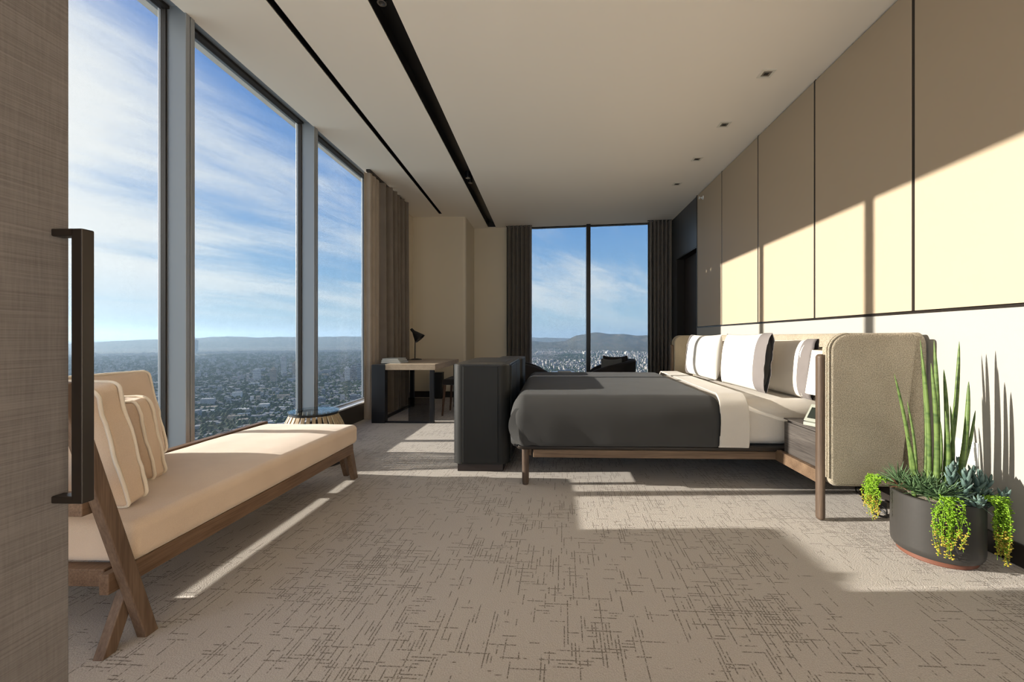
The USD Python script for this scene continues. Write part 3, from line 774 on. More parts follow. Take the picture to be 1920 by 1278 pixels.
# duvet: a soft rounded slab that laps over the platform
def duvet_mesh():
    m = rbox(-.305, 1.215, BY0 - .045, BY1 + .045, .19, .655, (.11, .115, .15), 8, (24, 30, 4))
    v = m.vertices
    inx = np.clip((v[:, 0] + .305) / 1.52, 0, 1)
    sag = np.clip((v[:, 2] - .5) / .15, 0, 1)
    v[:, 2] += sag * (.010 * fb(v, 2.2, 21) + .006 * fb(v, 7, 22))
    side = (np.abs(v[:, 1] - 4.0) > 1.0) * np.clip((.62 - v[:, 2]) / .15, 0, 1)
    v[:, 1] += np.sign(v[:, 1] - 4.0) * side * (.022 * fb(v * [1, .2, .6], 5, 23) + .012 * np.sin((v[:, 2] - .3) * 9))
    foot = np.clip((-.15 - v[:, 0]) / .12, 0, 1)
    v[:, 0] += foot * (.03 * fb(v, 5, 24))
    crease = np.clip((.42 - v[:, 2]) / .1, 0, 1) * np.clip((.0 - v[:, 0]) / .25, 0, 1)
    v[:, 1] += crease * .018 * np.sin(v[:, 0] * 60 + v[:, 2] * 45) * np.sign(v[:, 1] - 4.0)
    v[:, 2] = np.maximum(v[:, 2], .303)
    # the head edge is drawn a little further up on the far side
    v[:, 0] += np.clip((v[:, 0] - .9) / .3, 0, 1) * .055 * (v[:, 1] - 2.95)
    return m
def shell(m, t, keep):
    """turns a closed soft form into a cloth of thickness t by dropping the faces that keep() rejects"""
    c = m.triangles_center
    f = m.faces[keep(c, m.face_normals)]
    n = m.vertex_normals
    v2 = m.vertices - n * t
    k = len(m.vertices)
    e = np.sort(np.vstack([f[:, [0, 1]], f[:, [1, 2]], f[:, [2, 0]]]), axis=1)
    raw = np.vstack([f[:, [0, 1]], f[:, [1, 2]], f[:, [2, 0]]])
    _, inv, cnt = np.unique(e, axis=0, return_inverse=True, return_counts=True)
    b = raw[cnt[inv.ravel()] == 1]
    rim = np.vstack([np.stack([b[:, 1], b[:, 0], b[:, 0] + k], 1), np.stack([b[:, 1], b[:, 0] + k, b[:, 1] + k], 1)])
    r = trimesh.Trimesh(np.vstack([m.vertices, v2]), np.vstack([f, f[:, ::-1] + k, rim]), process=False)
    r.remove_unreferenced_vertices()
    return r
dv = thing('duvet', 'charcoal linen duvet spread over the bed', 'duvet', (.45, 4.0, .302))
part('cover', shell(duvet_mesh(), .022, lambda c, n: ~(c[:, 2] < .3035) & ~((n[:, 0] > .7) & (c[:, 0] > 1.1))), 'duvet', dv, 40)
def fold_mesh():
    m = rbox(1.14, 1.385, BY0 - .052, BY1 + .05, .19, .668, (.03, .125, .15), 7, (6, 30, 4))
    v = m.vertices
    v[:, 2] += np.clip((v[:, 2] - .5) / .15, 0, 1) * (.010 * fb(v, 2.2, 21) + .003)
    side = (np.abs(v[:, 1] - 4.0) > 1.0) * np.clip((.62 - v[:, 2]) / .15, 0, 1)
    v[:, 1] += np.sign(v[:, 1] - 4.0) * side * (.022 * fb(v * [1, .2, .6], 5, 23) + .012 * np.sin((v[:, 2] - .3) * 9))
    v[:, 0] += .055 * (v[:, 1] - 2.95) + .02 * fb(v * [.2, 1, 1], 5, 31)
    v[:, 2] = np.maximum(v[:, 2], .303)
    # narrows over the top edge, hem hangs straight on the side
    return m
part('turned_down_band', shell(fold_mesh(), .012, lambda c, n: (np.abs(n[:, 0]) < .8) & ~(c[:, 2] < .3035)), 'band', dv, 40, label='ivory band turned down at the head end')
fl = []
Z = np.linspace(.315, .565, 22)
for i, off in enumerate((0.0, .018)):
    fl.append([(-.262 - .052 * math.sin(math.pi * (q - .315) / .25) ** .8 - off * .3, BY0 - .012 + off + .012 * math.sin(9 * q), q) for q in Z])
def ribbon(rows, inner):
    A, B = np.array(rows), np.array(inner)
    n = len(A)
    V = np.vstack([A, B])
    q = np.array([[i, i + 1, n + i + 1, n + i] for i in range(n - 1)])
    V2 = V + np.array([0, .006, 0])
    e1 = np.array([[i, i + 1, 2 * n + i + 1, 2 * n + i] for i in range(n - 1)])
    return cat([(np.vstack([V, V2]), np.vstack([q, q[:, ::-1] + 2 * n, e1[:, ::-1]]))])
part('foot_flap', ribbon(fl[0], [(-.225 - .015 * math.sin(math.pi * (q - .315) / .25), BY0 - .040 + .008 * math.sin(14 * q), q) for q in Z]), 'duvet', dv, True)

# pillows
def pillow(cx, cy, z0, wy, h, th, tilt, flange_end, seed, twist=0.0):
    """stands on edge, faces -x, leaning back towards +x; returns (body, flange)"""
    n, k = 34, 26
    U, V = np.meshgrid(np.linspace(-1, 1, n), np.linspace(-1, 1, k), indexing='ij')
    prof = (np.clip(1 - np.abs(U) ** 3.2, 0, 1) ** .55) * (np.clip(1 - np.abs(V) ** 2.8, 0, 1) ** .60)
    if flange_end: prof = (np.clip(1 - np.where(U * flange_end > 0, 0, np.abs(U)) ** 3.2, 0, 1) ** .55) * (np.clip(1 - np.abs(V) ** 2.8, 0, 1) ** .60) * (1 - .28 * np.clip(U * flange_end, 0, 1) ** 2)
    bow = 1 - .045 * (1 - np.abs(V) ** 2) * np.abs(U) ** 6
    top = np.where(V > 0, -.05 * (1 - U ** 2) ** 1 * V ** 4 * .5, 0)
    verts, quads = [], []
    for s in (-1, 1):
        P = np.stack([s * th / 2 * prof, U * wy / 2 * bow, (V + 1) / 2 * h + top * h], -1)
        P[..., 0] += .012 * fb(P, 6, seed) * (prof > .05)
        verts.append(P.reshape(-1, 3))
        idx = np.arange(n * k).reshape(n, k)
        q = np.stack([idx[:-1, :-1], idx[1:, :-1], idx[1:, 1:], idx[:-1, 1:]], -1).reshape(-1, 4)
        quads.append((q if s > 0 else q[:, ::-1]) + (n * k if s > 0 else 0))
    body = trimesh.Trimesh(np.vstack(verts), np.vstack([np.vstack(quads)[:, [0, 1, 2]], np.vstack(quads)[:, [0, 2, 3]]]), process=False)
    body.merge_vertices(digits_vertex=5)
    # open sleeve of the pillow case
    L, m = .085, 24
    vv = np.linspace(-1, 1, m)
    half = th / 2 * .72 * np.clip(1 - np.abs(vv) ** 2.8, 0, 1) ** .6 + .006
    zz = (vv + 1) / 2 * h
    rows = []
    for t in np.linspace(0, 1, 7):
        y = flange_end * (wy / 2 * (1 - .003) - .03 + t * (L + .03)) if flange_end else 0
        wob = t * .018 * fb(np.stack([vv * 2, np.full(m, t * 1.5), np.full(m, 0.)], 1), 2.2, seed + 40)
        fx = -half * (1 - .45 * t) - wob
        bx = half * (1 - .75 * t) + t * .03 * fb(np.stack([vv * 2, np.full(m, 3.), np.full(m, t)], 1), 2.0, seed + 41)
        loop = np.concatenate([np.stack([fx, np.full(m, y), zz], 1), np.stack([bx, np.full(m, y), zz], 1)[::-1]])
        rows.append(loop)
    A = np.array(rows)
    nr, nl = A.shape[:2]
    idx = np.arange(nr * nl).reshape(nr, nl)
    nxt = np.roll(idx, -1, 1)
    q = np.stack([idx[:-1], nxt[:-1], nxt[1:], idx[1:]], -1).reshape(-1, 4)
    cen = A.mean(1, keepdims=True)
    B = A + (cen - A) * np.array([.10, 0, .02])
    q2 = q[:, ::-1] + nr * nl
    e = np.stack([idx[-1], nxt[-1], nxt[-1] + nr * nl, idx[-1] + nr * nl], -1)
    fl_ = cat([(np.vstack([A.reshape(-1, 3), B.reshape(-1, 3)]), np.vstack([q, q2, e]))])
    out = []
    for mm in (body, fl_):
        mm = rot(mm, (0, 1, 0), tilt)
        mm = rot(mm, (0, 0, 1), twist)
        mm.apply_translation([cx, cy, z0])
        out.append(mm)
    return out
def pillow_thing(label, mat, *a, **k):
    b, f = pillow(*a, **k)
    t = thing('pillow', label, 'pillow', (b.vertices[:, 0].mean(), b.vertices[:, 1].mean(), b.vertices[:, 2].min()))
    part('case', b, mat, t, True)
    part('flange', f, 'flange', t, True, label='grey open flange of the case')
pillow_thing('large white pillow with grey flange at the front near side of bed', 'linen', 1.575, 3.56, .655, .72, .45, .17, 6, -1, 1, 0)
pillow_thing('large white pillow at the far side of bed leaning on the headboard', 'linen', 1.545, 4.36, .660, .78, .44, .17, 6, 1, 2, 0)
pillow_thing('ivory pillow with dark grey flange standing behind the near white pillow', 'sheet', 1.82, 3.42, .630, .74, .43, .16, 5, -1, 3, 0)
pillow_thing('ivory pillow hidden mostly behind the far white pillow', 'sheet', 1.80, 4.42, .630, .74, .42, .16, 5, 1, 4, 0)

# bedside lamp and phone
lx, ly = 1.83, 2.76
t = thing('bedside_lamp', 'cream tapered table lamp on the near nightstand', 'lamp', (lx, ly, .514))
part('base', lathe([(0, .514), (.075, .514), (.078, .52), (.076, .60), (.05, .655), (.014, .68), (.012, .70), (0, .70)], lx, ly, 32), 'lamp_base', t)
part('shade', lathe([(.158, .70), (.162, .70), (.124, .985), (.120, .985), (.158, .70)], lx, ly, 48), 'lamp_shade', t)
lx2, ly2 = 1.83, 5.25
t = thing('bedside_lamp', 'cream tapered table lamp on the far nightstand beyond the pillows', 'lamp', (lx2, ly2, .514))
part('base', lathe([(0, .514), (.075, .514), (.078, .52), (.076, .60), (.05, .655), (.014, .68), (.012, .70), (0, .70)], lx2, ly2, 32), 'lamp_base', t)
part('shade', lathe([(.158, .70), (.162, .70), (.124, .985), (.120, .985), (.158, .70)], lx2, ly2, 48), 'lamp_shade', t)
t = thing('desk_phone', 'small grey tilted bedside phone with dark screen on near nightstand', 'phone', (1.70, 2.64, .514))
def tilt_ph(m): return rot(rot(m, (0, 1, 0), -52, (0, 0, 0)), (0, 0, 1), 24).apply_translation([1.645, 2.655, .535])
part('screen_panel', tilt_ph(rbox(0, .125, -.075, .075, -.006, .010, .003, 2)), 'grey_case', t)
part('screen', tilt_ph(rbox(.02, .10, -.060, .060, .0095, .0115, .001, 1)), 'screen', t)
part('stand', rot(rbox(.02, .15, -.07, .07, 0, .022, .004, 2), (0, 0, 1), 24).apply_translation([1.62, 2.655, .5145]), 'black', t)
part('keypad_edge', rot(rbox(-.012, .03, -.05, .05, 0, .022, .004, 2), (0, 0, 1), 24).apply_translation([1.622, 2.655, .5145]), 'grey_case', t)

# ------------------------------------------------------------------ desk corner
t = thing('desk', 'pale oak desk on blackened steel base beside the left curtain', 'desk', (-1.86, 5.75, 0))
part('end_pillar', rbox(-2.255, -2.085, 5.115, 5.20, 0, .728, .003, 2), 'desk_black', t)
part('desktop', rbox(-2.085, -1.455, 5.12, 6.42, .662, .735, .004, 2), 'desk_top', t)
part('desktop_return', rbox(-2.24, -2.085, 5.20, 6.42, .662, .728, .004, 2), 'desk_black', t)
for x, y in ((-1.50, 5.145), (-1.50, 6.38)):
    part('leg', rbox(x - .026, x + .026, y - .022, y + .022, 0, .662, .003, 2), 'desk_black', t)
part('leg', rbox(-2.20, -2.14, 6.35, 6.40, 0, .662, .003, 2), 'desk_black', t)
part('base_bar', rbox(-2.085, -1.474, 5.13, 5.16, 0, .022, .003, 1), 'desk_black', t)
part('base_bar', rbox(-2.235, -2.18, 5.20, 6.38, 0, .022, .003, 1), 'desk_black', t)
part('glass_panel', box(-1.80, -1.526, 5.141, 5.149, .022, .315), 'smoked', t, False, label='smoked glass panel low in the base')
t = thing('waste_bin', 'black rectangular bin against the column under the desk', 'bin', (-2.02, 7.28, 0))
part('bin_body', ext(rrect(-2.13, -1.93, 7.18, 7.345, .02), 0, .44), 'black', t)
part('bin_rim', ext(rrect(-2.135, -1.925, 7.175, 7.35, .022), .44, .455), 'desk_black', t)
# lamp
t = thing('desk_lamp', 'black task lamp with slanted conical shade on the desk', 'lamp', (-2.06, 6.17, .735))
part('base', rot(lathe([(0, .0), (.082, .0), (.085, .004), (.070, .012), (.03, .018), (0, .018)], 0, 0, 32), (0, 0, 1), 0).apply_translation([-2.04, 6.17, .735]), 'black', t)
part('stem', tube([(-2.06, 6.17, .75), (-2.055, 6.17, 1.12)], .0075, 10), 'black', t)
shade = trimesh.creation.revolve(np.array([(0, .0), (.020, .0), (.024, .06), (.034, .075), (.088, .20), (.085, .20), (.03, .085), (0, .08)]), sections=32)
shade = rot(shade, (0, 1, 0), 180 - 42).apply_translation([-2.118, 6.17, 1.195])
part('shade', shade, 'black', t)
# papers on the desk pillar
for k, (lab, m_, x0, x1, z0, z1) in enumerate((('flat grey magazine at bottom of the stack on the desk corner', 'paper', -2.20, -1.945, .7355, .757), ('pale magazine in the middle of the stack on the desk corner', 'paper2', -2.195, -1.96, .758, .776), ('grey-green folder topmost of the stack on the desk corner', 'paper', -2.185, -1.975, .777, .797))):
    b_ = thing('magazine', lab, 'magazine', ((x0 + x1) / 2, 5.40, z0))
    part('cover', cat([box(x0, x1, 5.27, 5.56, z0, z0 + .002), box(x0, x1, 5.27, 5.56, z1 - .002, z1), box(x0, x0 + .002, 5.27, 5.56, z0, z1)]), m_, b_, False)
    part('pages', box(x0 + .002, x1 - .004, 5.274, 5.556, z0 + .002, z1 - .002), 'paper2', b_, False)
# chair tucked at the desk
t = thing('desk_chair', 'dark upholstered desk chair with brown legs between desk and console', 'chair', (-1.20, 5.85, 0))
part('seat', rbox(-1.50, -1.02, 5.60, 6.08, .42, .50, .03, 4), 'chair', t)
bk = rbox(-1.05, -.99, 5.60, 6.08, .50, .775, .03, 4, (1, 6, 4))
bk.vertices[:, 0] += .12 * (1 - ((bk.vertices[:, 1] - 5.84) / .24) ** 2) * .4 + .10 * (bk.vertices[:, 2] - .5)
part('backrest', bk, 'chair', t)
for x, y, dx, dy in ((-1.47, 5.64, -.03, -.02), (-1.47, 6.04, -.03, .02), (-1.05, 5.64, .03, -.02), (-1.05, 6.04, .03, .02)):
    part('leg', tube([(x, y, .43), (x + dx, y + dy, 0)], [.020, .012], 10), 'chair_leg', t)
# plug
t = thing('wall_plug', 'black plug and hanging cable in the left wall under the desk', 'plug', (-2.49, 6.85, .45))
part('plug_body', rbox(-2.50, -2.455, 6.82, 6.87, .50, .60, .008, 2), 'black', t)
part('cable', tube([(-2.465, 6.845, .52), (-2.45, 6.845, .46), (-2.455, 6.85, .36), (-2.47, 6.86, .22), (-2.475, 6.80, .115)], .004, 6), 'black', t)

# ------------------------------------------------------------------ lounge chairs at the end window
def barrel_chair(label, cx, cy, ang, h_back=.715, h_arm=.52, r=.44):
    t = thing('lounge_chair', label, 'armchair', (cx, cy, 0))
    n, k = 60, 10
    th = np.linspace(-2.25, 2.25, n)
    P = []
    hh = h_arm + (h_back - h_arm) * np.clip(np.cos(th / 2.25 * np.pi / 2), 0, 1) ** .8
    prof = []
    for a, h in zip(th, hh):
        c_, s_ = math.cos(a + ang), math.sin(a + ang)
        ring = []
        for rr, z in ((r - .09, .20), (r - .02, .16), (r + .0, .22), (r + .01, h - .03), (r - .01, h - .006), (r - .035, h), (r - .06, h - .006), (r - .08, h - .03), (r - .085, .30)):
            flare = 1 + .06 * (z - .2)
            ring.append((cx + rr * flare * c_, cy + rr * flare * s_, z))
        P.append(ring)
    P = np.array(P); n2, k2 = P.shape[:2]
    idx = np.arange(n2 * k2).reshape(n2, k2); nx_ = np.roll(idx, -1, 1)
    q = np.stack([idx[:-1], idx[1:], nx_[1:], nx_[:-1]], -1).reshape(-1, 4)
    V = P.reshape(-1, 3)
    caps = []
    for row in (0, n2 - 1):
        c0 = len(V); V = np.vstack([V, P[row].mean(0)[None]])
        f = [[c0, idx[row, j], idx[row, (j + 1) % k2]] for j in range(k2)]
        caps += f if row else [x[::-1] for x in f]
    F = np.vstack([q[:, [0, 1, 2]], q[:, [0, 2, 3]], np.array(caps)])
    shell = trimesh.Trimesh(V, F, process=False); trimesh.repair.fix_normals(shell)
    part('shell', shell, 'chair', t, 40)
    part('seat_cushion', lathe([(0, .22), (r - .11, .22), (r - .095, .25), (r - .095, .38), (r - .12, .415), (0, .425)], cx, cy, 48), 'chair', t)
    part('swivel_base', lathe([(0, 0), (.23, 0), (.23, .02), (.05, .04), (.05, .20), (0, .20)], cx, cy, 40), 'bronze', t)
    return t
barrel_chair('dark barrel lounge chair on the right before the end window', .92, 6.98, -.10)
barrel_chair('dark barrel lounge chair on the left by the end window curtain', -.40, 7.02, math.pi + .15)
def soft(cx, cy, z0, w, h, th, yaw, tilt, seed):
    m = rbox(-w / 2, w / 2, -th / 2, th / 2, 0, h, (.03, .03, .03), 4, (10, 2, 10))
    v = m.vertices
    a, b = 2 * v[:, 0] / w, 2 * v[:, 2] / h - 1
    v[:, 1] *= .35 + .8 * np.clip((1 - a ** 4) * (1 - b ** 4), 0, 1)
    v[:, 2] += .03 * np.abs(a) ** 3 * (b > .5)
    m = rot(rot(m, (1, 0, 0), tilt), (0, 0, 1), yaw)
    return m.apply_translation([cx, cy, z0])
solo('cushion', soft(1.02, 6.80, .43, .40, .32, .13, -6, -6, 1), 'chair', 'black cushion on the right lounge chair behind a grey one', 'cushion', True)
solo('cushion', soft(.945, 6.66, .43, .335, .285, .10, 4, -6, 2), 'cushion_grey', 'charcoal cushion in front of a black one on lounge chair', 'cushion', True)
t = thing('side_table', 'small round pale side table between the two lounge chairs', 'side table', (.18, 7.06, 0))
part('table_top', lathe([(0, .468), (.195, .468), (.20, .473), (.20, .483), (.195, .488), (0, .488)], .18, 7.06, 48), 'table_top', t)
part('pedestal', lathe([(0, 0), (.15, 0), (.15, .015), (.02, .03), (.02, .468), (0, .468)], .18, 7.06, 32), 'bronze', t)
b_ = thing('book', 'navy book lying flat on the small round table', 'book', (.20, 7.0, .488))
part('cover', cat([box(.09, .31, 6.92, 7.08, .488, .491), box(.09, .31, 6.92, 7.08, .509, .512), box(.09, .093, 6.92, 7.08, .488, .512)]), 'book_blue', b_, False)
part('pages', box(.093, .306, 6.924, 7.076, .491, .509), 'paper2', b_, False)
# ================================================================== PLANTER
PX_, PY_, PR = 1.895, 2.12, .1745
pl = thing('planter', 'graphite round planter of snake plant and trailing succulents by the right wall', 'planter', (PX_, PY_, 0))
part('pot', lathe([(0, .022), (PR - .03, .022), (PR - .012, .027), (PR - .003, .040), (PR, .06), (PR, .296), (PR - .004, .300), (PR - .012, .300), (PR - .014, .296), (PR - .014, .255), (0, .255)], PX_, PY_, 96), 'pot', pl)
part('foot_ring', lathe([(0, 0), (PR - .028, 0), (PR - .024, .004), (PR - .024, .022), (0, .022)], PX_, PY_, 96), 'copper', pl, label='terracotta foot ring')
disc = lathe([(0, .284), (.08, .286), (PR - .014, .278), (PR - .014, .262), (0, .262)], PX_, PY_, 64)
part('gravel', disc, 'soil', pl)
def P(r, ang): return PX_ + r * math.cos(math.radians(ang)), PY_ + r * math.sin(math.radians(ang))
leaves = [  # base x, y, tip x, y, z, base radius
    (1.825, 2.16, 1.735, 2.17, .885, .0125), (1.842, 2.10, 1.808, 2.10, 1.02, .014), (1.848, 2.07, 1.828, 2.07, .945, .0165),
    (1.868, 2.15, 1.872, 2.18, 1.06, .0115), (1.912, 2.15, 1.922, 2.16, 1.055, .0165), (1.892, 2.08, 1.888, 2.07, .915, .0155),
    (1.925, 2.12, 2.008, 2.12, 1.05, .015), (1.915, 2.05, 1.985, 2.05, .86, .017), (1.872, 2.05, 1.868, 2.04, .72, .0135),
    (1.79, 2.12, 1.742, 2.10, .585, .012), (1.965, 2.12, 2.085, 2.12, .71, .0115), (1.938, 2.10, 1.955, 2.11, .735, .011),
    (1.86, 2.19, 1.84, 2.22, .74, .010), (1.95, 2.18, 1.985, 2.20, .66, .010)]
for bx_, by_, tx_, ty_, tz_, r_ in leaves:
    q = 1 - (1 - np.linspace(0, 1, 24)) ** 1.6
    bend = np.sin(q * math.pi) * .012
    pts = np.stack([bx_ + (tx_ - bx_) * q + bend, by_ + (ty_ - by_) * q - bend * .5, .262 + (tz_ - .262) * q], 1)
    rr = r_ * .84 * np.clip((1 - q ** 9.0) ** .7 * (1 - .42 * q), .04, 1)
    part('snake_leaf', tube(pts, rr, 12), 'snake', pl, True)

def blade(p0, d, L, w, t, curl=0.0, n=7, sides=6, plump=1.0):
    """a pointed fleshy leaf from p0 along d"""
    d = np.array(d, float); d /= np.linalg.norm(d)
    q = np.linspace(0, 1, n)
    pts = np.array(p0)[None] + d[None] * (q * L)[:, None] + np.array([0, 0, 1.0])[None] * (curl * L * q ** 2)[:, None]
    prof = np.sin(np.clip(q * .93 + .07, 0, 1) * math.pi) ** (.55 / plump) if plump > .9 else (1 - q ** 1.6) ** .8 * (.7 + .3 * np.sin(q * math.pi))
    side = np.cross(d, [0, 0, 1.0]); side /= np.linalg.norm(side) + 1e-9
    nor = np.cross(side, d)
    ang = np.arange(sides) * 2 * np.pi / sides
    V = pts[:, None] + prof[:, None, None] * (w / 2 * np.cos(ang)[None, :, None] * side + t / 2 * np.sin(ang)[None, :, None] * nor)
    V = V.reshape(-1, 3)
    i, j = np.meshgrid(np.arange(n - 1), np.arange(sides), indexing='ij')
    qd = np.stack([i * sides + j, i * sides + (j + 1) % sides, (i + 1) * sides + (j + 1) % sides, (i + 1) * sides + j], -1).reshape(-1, 4)
    return cat([(V, qd)])
prng = np.random.default_rng(21)
def spiky(cx, cy, cz, n, L, mat, tilt0=15, tilt1=85, w=.011, name='spiky_rosette'):
    ms = []
    for k in range(n):
        A = k * 2.39996 + prng.uniform(-.2, .2)
        el = math.radians(90 - (tilt0 + (tilt1 - tilt0) * (k / n) ** .7) + prng.uniform(-6, 6))
        l = L * prng.uniform(.75, 1.1)
        ms.append(blade((cx, cy, cz), (math.cos(A) * math.cos(el), math.sin(A) * math.cos(el), math.sin(el)), l * 1.22, w * 1.15 * prng.uniform(.8, 1.2), .005, -.10, 6, 5, .5))
    return part(name, cat(ms), mat, pl, True)
for (r, a_, n, L) in ((.13, 190, 48, .105), (.09, 215, 50, .12), (.145, 165, 40, .10), (.14, 232, 44, .095), (.06, 185, 46, .13), (.14, 140, 34, .09), (.10, 255, 36, .10), (.11, 205, 40, .115)):
    x, y = P(r, a_)
    spiky(x, y, .30 + prng.uniform(0, .03), n, L, 'spiky')
for (r, a_, n, L) in ((.10, 330, 30, .085), (.15, 320, 34, .085), (.12, 20, 26, .085), (.16, 350, 26, .075), (.14, 300, 30, .075)):
    x, y = P(r, a_)
    spiky(x, y, .30, n, L, 'dark_leaf', 10, 95)
def plump(cx, cy, cz, H, rad, n, lean=(0, 0)):
    """an upright stem clothed with blue-green plump leaves, each leaf a part of the cluster"""
    st = part('succulent_stem', tube([(cx, cy, cz - .03), (cx + lean[0] * .5, cy + lean[1] * .5, cz + H * .5), (cx + lean[0], cy + lean[1], cz + H)], .006, 6), 'dark_leaf', pl, True)
    for k in range(n):
        f = (k + .5) / n
        A = k * 2.39996
        c0 = (cx + lean[0] * f, cy + lean[1] * f, cz + H * f)
        el = math.radians(12 + 62 * f)
        l = rad * prng.uniform(.85, 1.1) * (1 - .25 * f)
        part('succulent_leaf', blade(c0, (math.cos(A) * math.cos(el), math.sin(A) * math.cos(el), math.sin(el)), l, l * .40, l * .30, .25, 8, 8, 1.0), 'blue_leaf', st, True)
for (r, a_, H, rad, n, lean) in ((.09, 262, .155, .056, 22, (-.006, -.01)), (.115, 278, .135, .056, 20, (.01, -.015)), (.08, 300, .155, .054, 20, (.01, 0)), (.12, 312, .12, .056, 18, (.03, -.02)),
                                (.15, 335, .10, .052, 16, (.05, -.01)), (.13, 352, .13, .05, 16, (.03, 0)), (.16, 322, .045, .055, 12, (.09, -.03)), (.15, 285, .03, .05, 12, (-.01, -.04)), (.09, 345, .17, .046, 18, (.01, .01)), (.14, 10, .14, .046, 14, (.02, .02))):
    x, y = P(r, a_)
    plump(x, y, .285, H, rad, n, lean)
x, y = P(.155, 172)
spiky(x - .005, y, .325, 26, .05, 'brown_leaf', 30, 95, .02, 'brown_rosette')

bead = trimesh.creation.icosphere(subdivisions=1, radius=1.0)
bv, bf = np.array(bead.vertices), np.array(bead.faces)
def trailing(x, y, ang, spread, length, n_str, seed, yellow=.6, drop_r=.02, flare=.03):
    """a clump of thin stems hung with small round leaves; each stem a part with its leaves"""
    rr = np.random.default_rng(seed)
    for s in range(n_str):
        A = math.radians(ang + rr.uniform(-spread, spread))
        ox, oy = x + rr.uniform(-.025, .025), y + rr.uniform(-.025, .025)
        dx, dy = math.cos(A), math.sin(A)
        L = length * rr.uniform(.55, 1.0)
        edge = PR + drop_r + rr.uniform(0, flare)
        n = 14
        q = np.linspace(0, 1, n)
        base_r = math.hypot(ox - PX_, oy - PY_)
        over = np.clip(q / .28, 0, 1)
        R = base_r + (edge - base_r) * np.sin(over * math.pi / 2)
        ax_, ay_ = (ox - PX_) / base_r, (oy - PY_) / base_r
        th0, th1 = math.atan2(ay_, ax_), A
        dth = (th1 - th0 + math.pi) % (2 * math.pi) - math.pi
        th = th0 + dth * over
        z = .315 + .022 * np.sin(over * math.pi) - L * np.clip((q - .2) / .8, 0, 1) ** 1.15
        w1, w2 = rr.uniform(-.012, .012), rr.uniform(-.012, .012)
        pts = np.stack([PX_ + R * np.cos(th) + w1 * np.sin(q * 7), PY_ + R * np.sin(th) + w2 * np.sin(q * 6 + 1), np.maximum(z, .012)], 1)
        stem = tube(pts, .0011, 4)
        nb = int(16 + 150 * L)
        tt = rr.uniform(.08, 1, nb)
        pos = np.stack([np.interp(tt, q, pts[:, i]) for i in range(3)], 1)
        off = rr.normal(0, 1, (nb, 3)); off /= np.linalg.norm(off, axis=1, keepdims=True)
        pos = pos + off * rr.uniform(.003, .011, nb)[:, None]
        pos[:, 2] = np.maximum(pos[:, 2], .008)
        rad = rr.uniform(.0026, .0052, nb)
        isy = (tt > yellow) & (rr.random(nb) < (tt - yellow) / (1 - yellow) * 1.3)
        def beads(sel):
            pp, ra = pos[sel], rad[sel]
            sc = ra[:, None, None] * np.array([1.0, 1.0, .62])
            V = (bv[None] * sc + pp[:, None]).reshape(-1, 3)
            F = (bf[None] + (np.arange(len(pp)) * len(bv))[:, None, None]).reshape(-1, 3)
            return trimesh.Trimesh(V, F, process=False)
        st = part('trailing_stem', stem, 'lime', pl, True)
        if (~isy).any(): part('stem_leaves', beads(~isy), 'lime', st, True, kind='stuff')
        if isy.any(): part('stem_leaves', beads(isy), 'yellow', st, True, kind='stuff', label='yellowed leaves at the stem end')
x, y = P(.14, 243)
trailing(x, y, 240, 13, .25, 22, 1)
x, y = P(.14, 300)
trailing(x, y, 318, 20, .28, 36, 2, .6, .03, .045)
x, y = P(.13, 150)
trailing(x, y, 148, 20, .19, 24, 3, .5, .05, .06)
# cable on the carpet
t = thing('cable', 'black coiled power cable with adapter on carpet behind the planter', 'cable', (1.99, 2.62, 0))
A = np.linspace(0, 2 * math.pi * 2.2, 70)
coil = np.stack([1.955 + (.033 + .002 * np.sin(3 * A)) * np.cos(A), 2.545 + .045 * np.sin(A), .012 + .010 * A / A.max() + .018 * (np.sin(A) > 0) * np.sin(A)], 1)
part('coil', tube(coil, .0035, 6), 'black', t, True)
part('adapter', rbox(2.02, 2.085, 2.66, 2.79, .001, .036, .006, 3), 'black', t)
part('lead', tube([(1.99, 2.545, .012), (2.02, 2.58, .008), (2.05, 2.62, .012), (2.055, 2.665, .018)], .0035, 6), 'black', t, True)
part('lead', tube([(2.05, 2.785, .018), (2.07, 2.86, .006), (2.10, 2.95, .006), (2.15, 3.02, .02)], .0035, 6), 'black', t, True)
# ================================================================== THE CITY BELOW
GZ = -238.0
g = G()
p = g.n('geometry')['position']
n1 = g.n('noise_texture', vector=p, scale=.004, detail=6.0, roughness=.6)['fac']
n2 = g.n('voronoi_texture', vector=p, scale=.012)['color']
n2 = g.n('separate_xyz', vector=n2)['x']
c = g.n('rgb_ramp', fac=g.m('add', g.m('multiply', n1, .7), g.m('multiply', n2, .3)), ramp=[(.3, (.045, .062, .035)), (.45, (.085, .085, .07)), (.6, (.13, .12, .105)), (.75, (.20, .185, .165))])['color']
M['ground'] = g.out('city_ground', surface=principled(g, c, .95, specular_ior_level=.1))
g = G()
rnd = g.n('geometry')['random_per_island']
c = g.n('rgb_ramp', fac=rnd, interpolate=False, ramp=[(0, (.26, .245, .23)), (.22, (.40, .38, .35)), (.36, (.19, .175, .165)), (.54, (.33, .28, .23)), (.66, (.13, .13, .135)), (.80, (.62, .60, .57)), (.87, (.25, .17, .14)), (.94, (.17, .20, .23))])['color']
M['houses'] = g.out('house_colours', surface=principled(g, c, .8, specular_ior_level=.2))
g = G()
rnd = g.n('geometry')['random_per_island']
c = g.n('rgb_ramp', fac=rnd, ramp=[(0, (.022, .040, .018)), (.5, (.045, .070, .028)), (1, (.085, .10, .045))])['color']
M['treetops'] = g.out('tree_tops', surface=principled(g, c, .9, specular_ior_level=.1))
g = G()
p = g.n('geometry')['position']
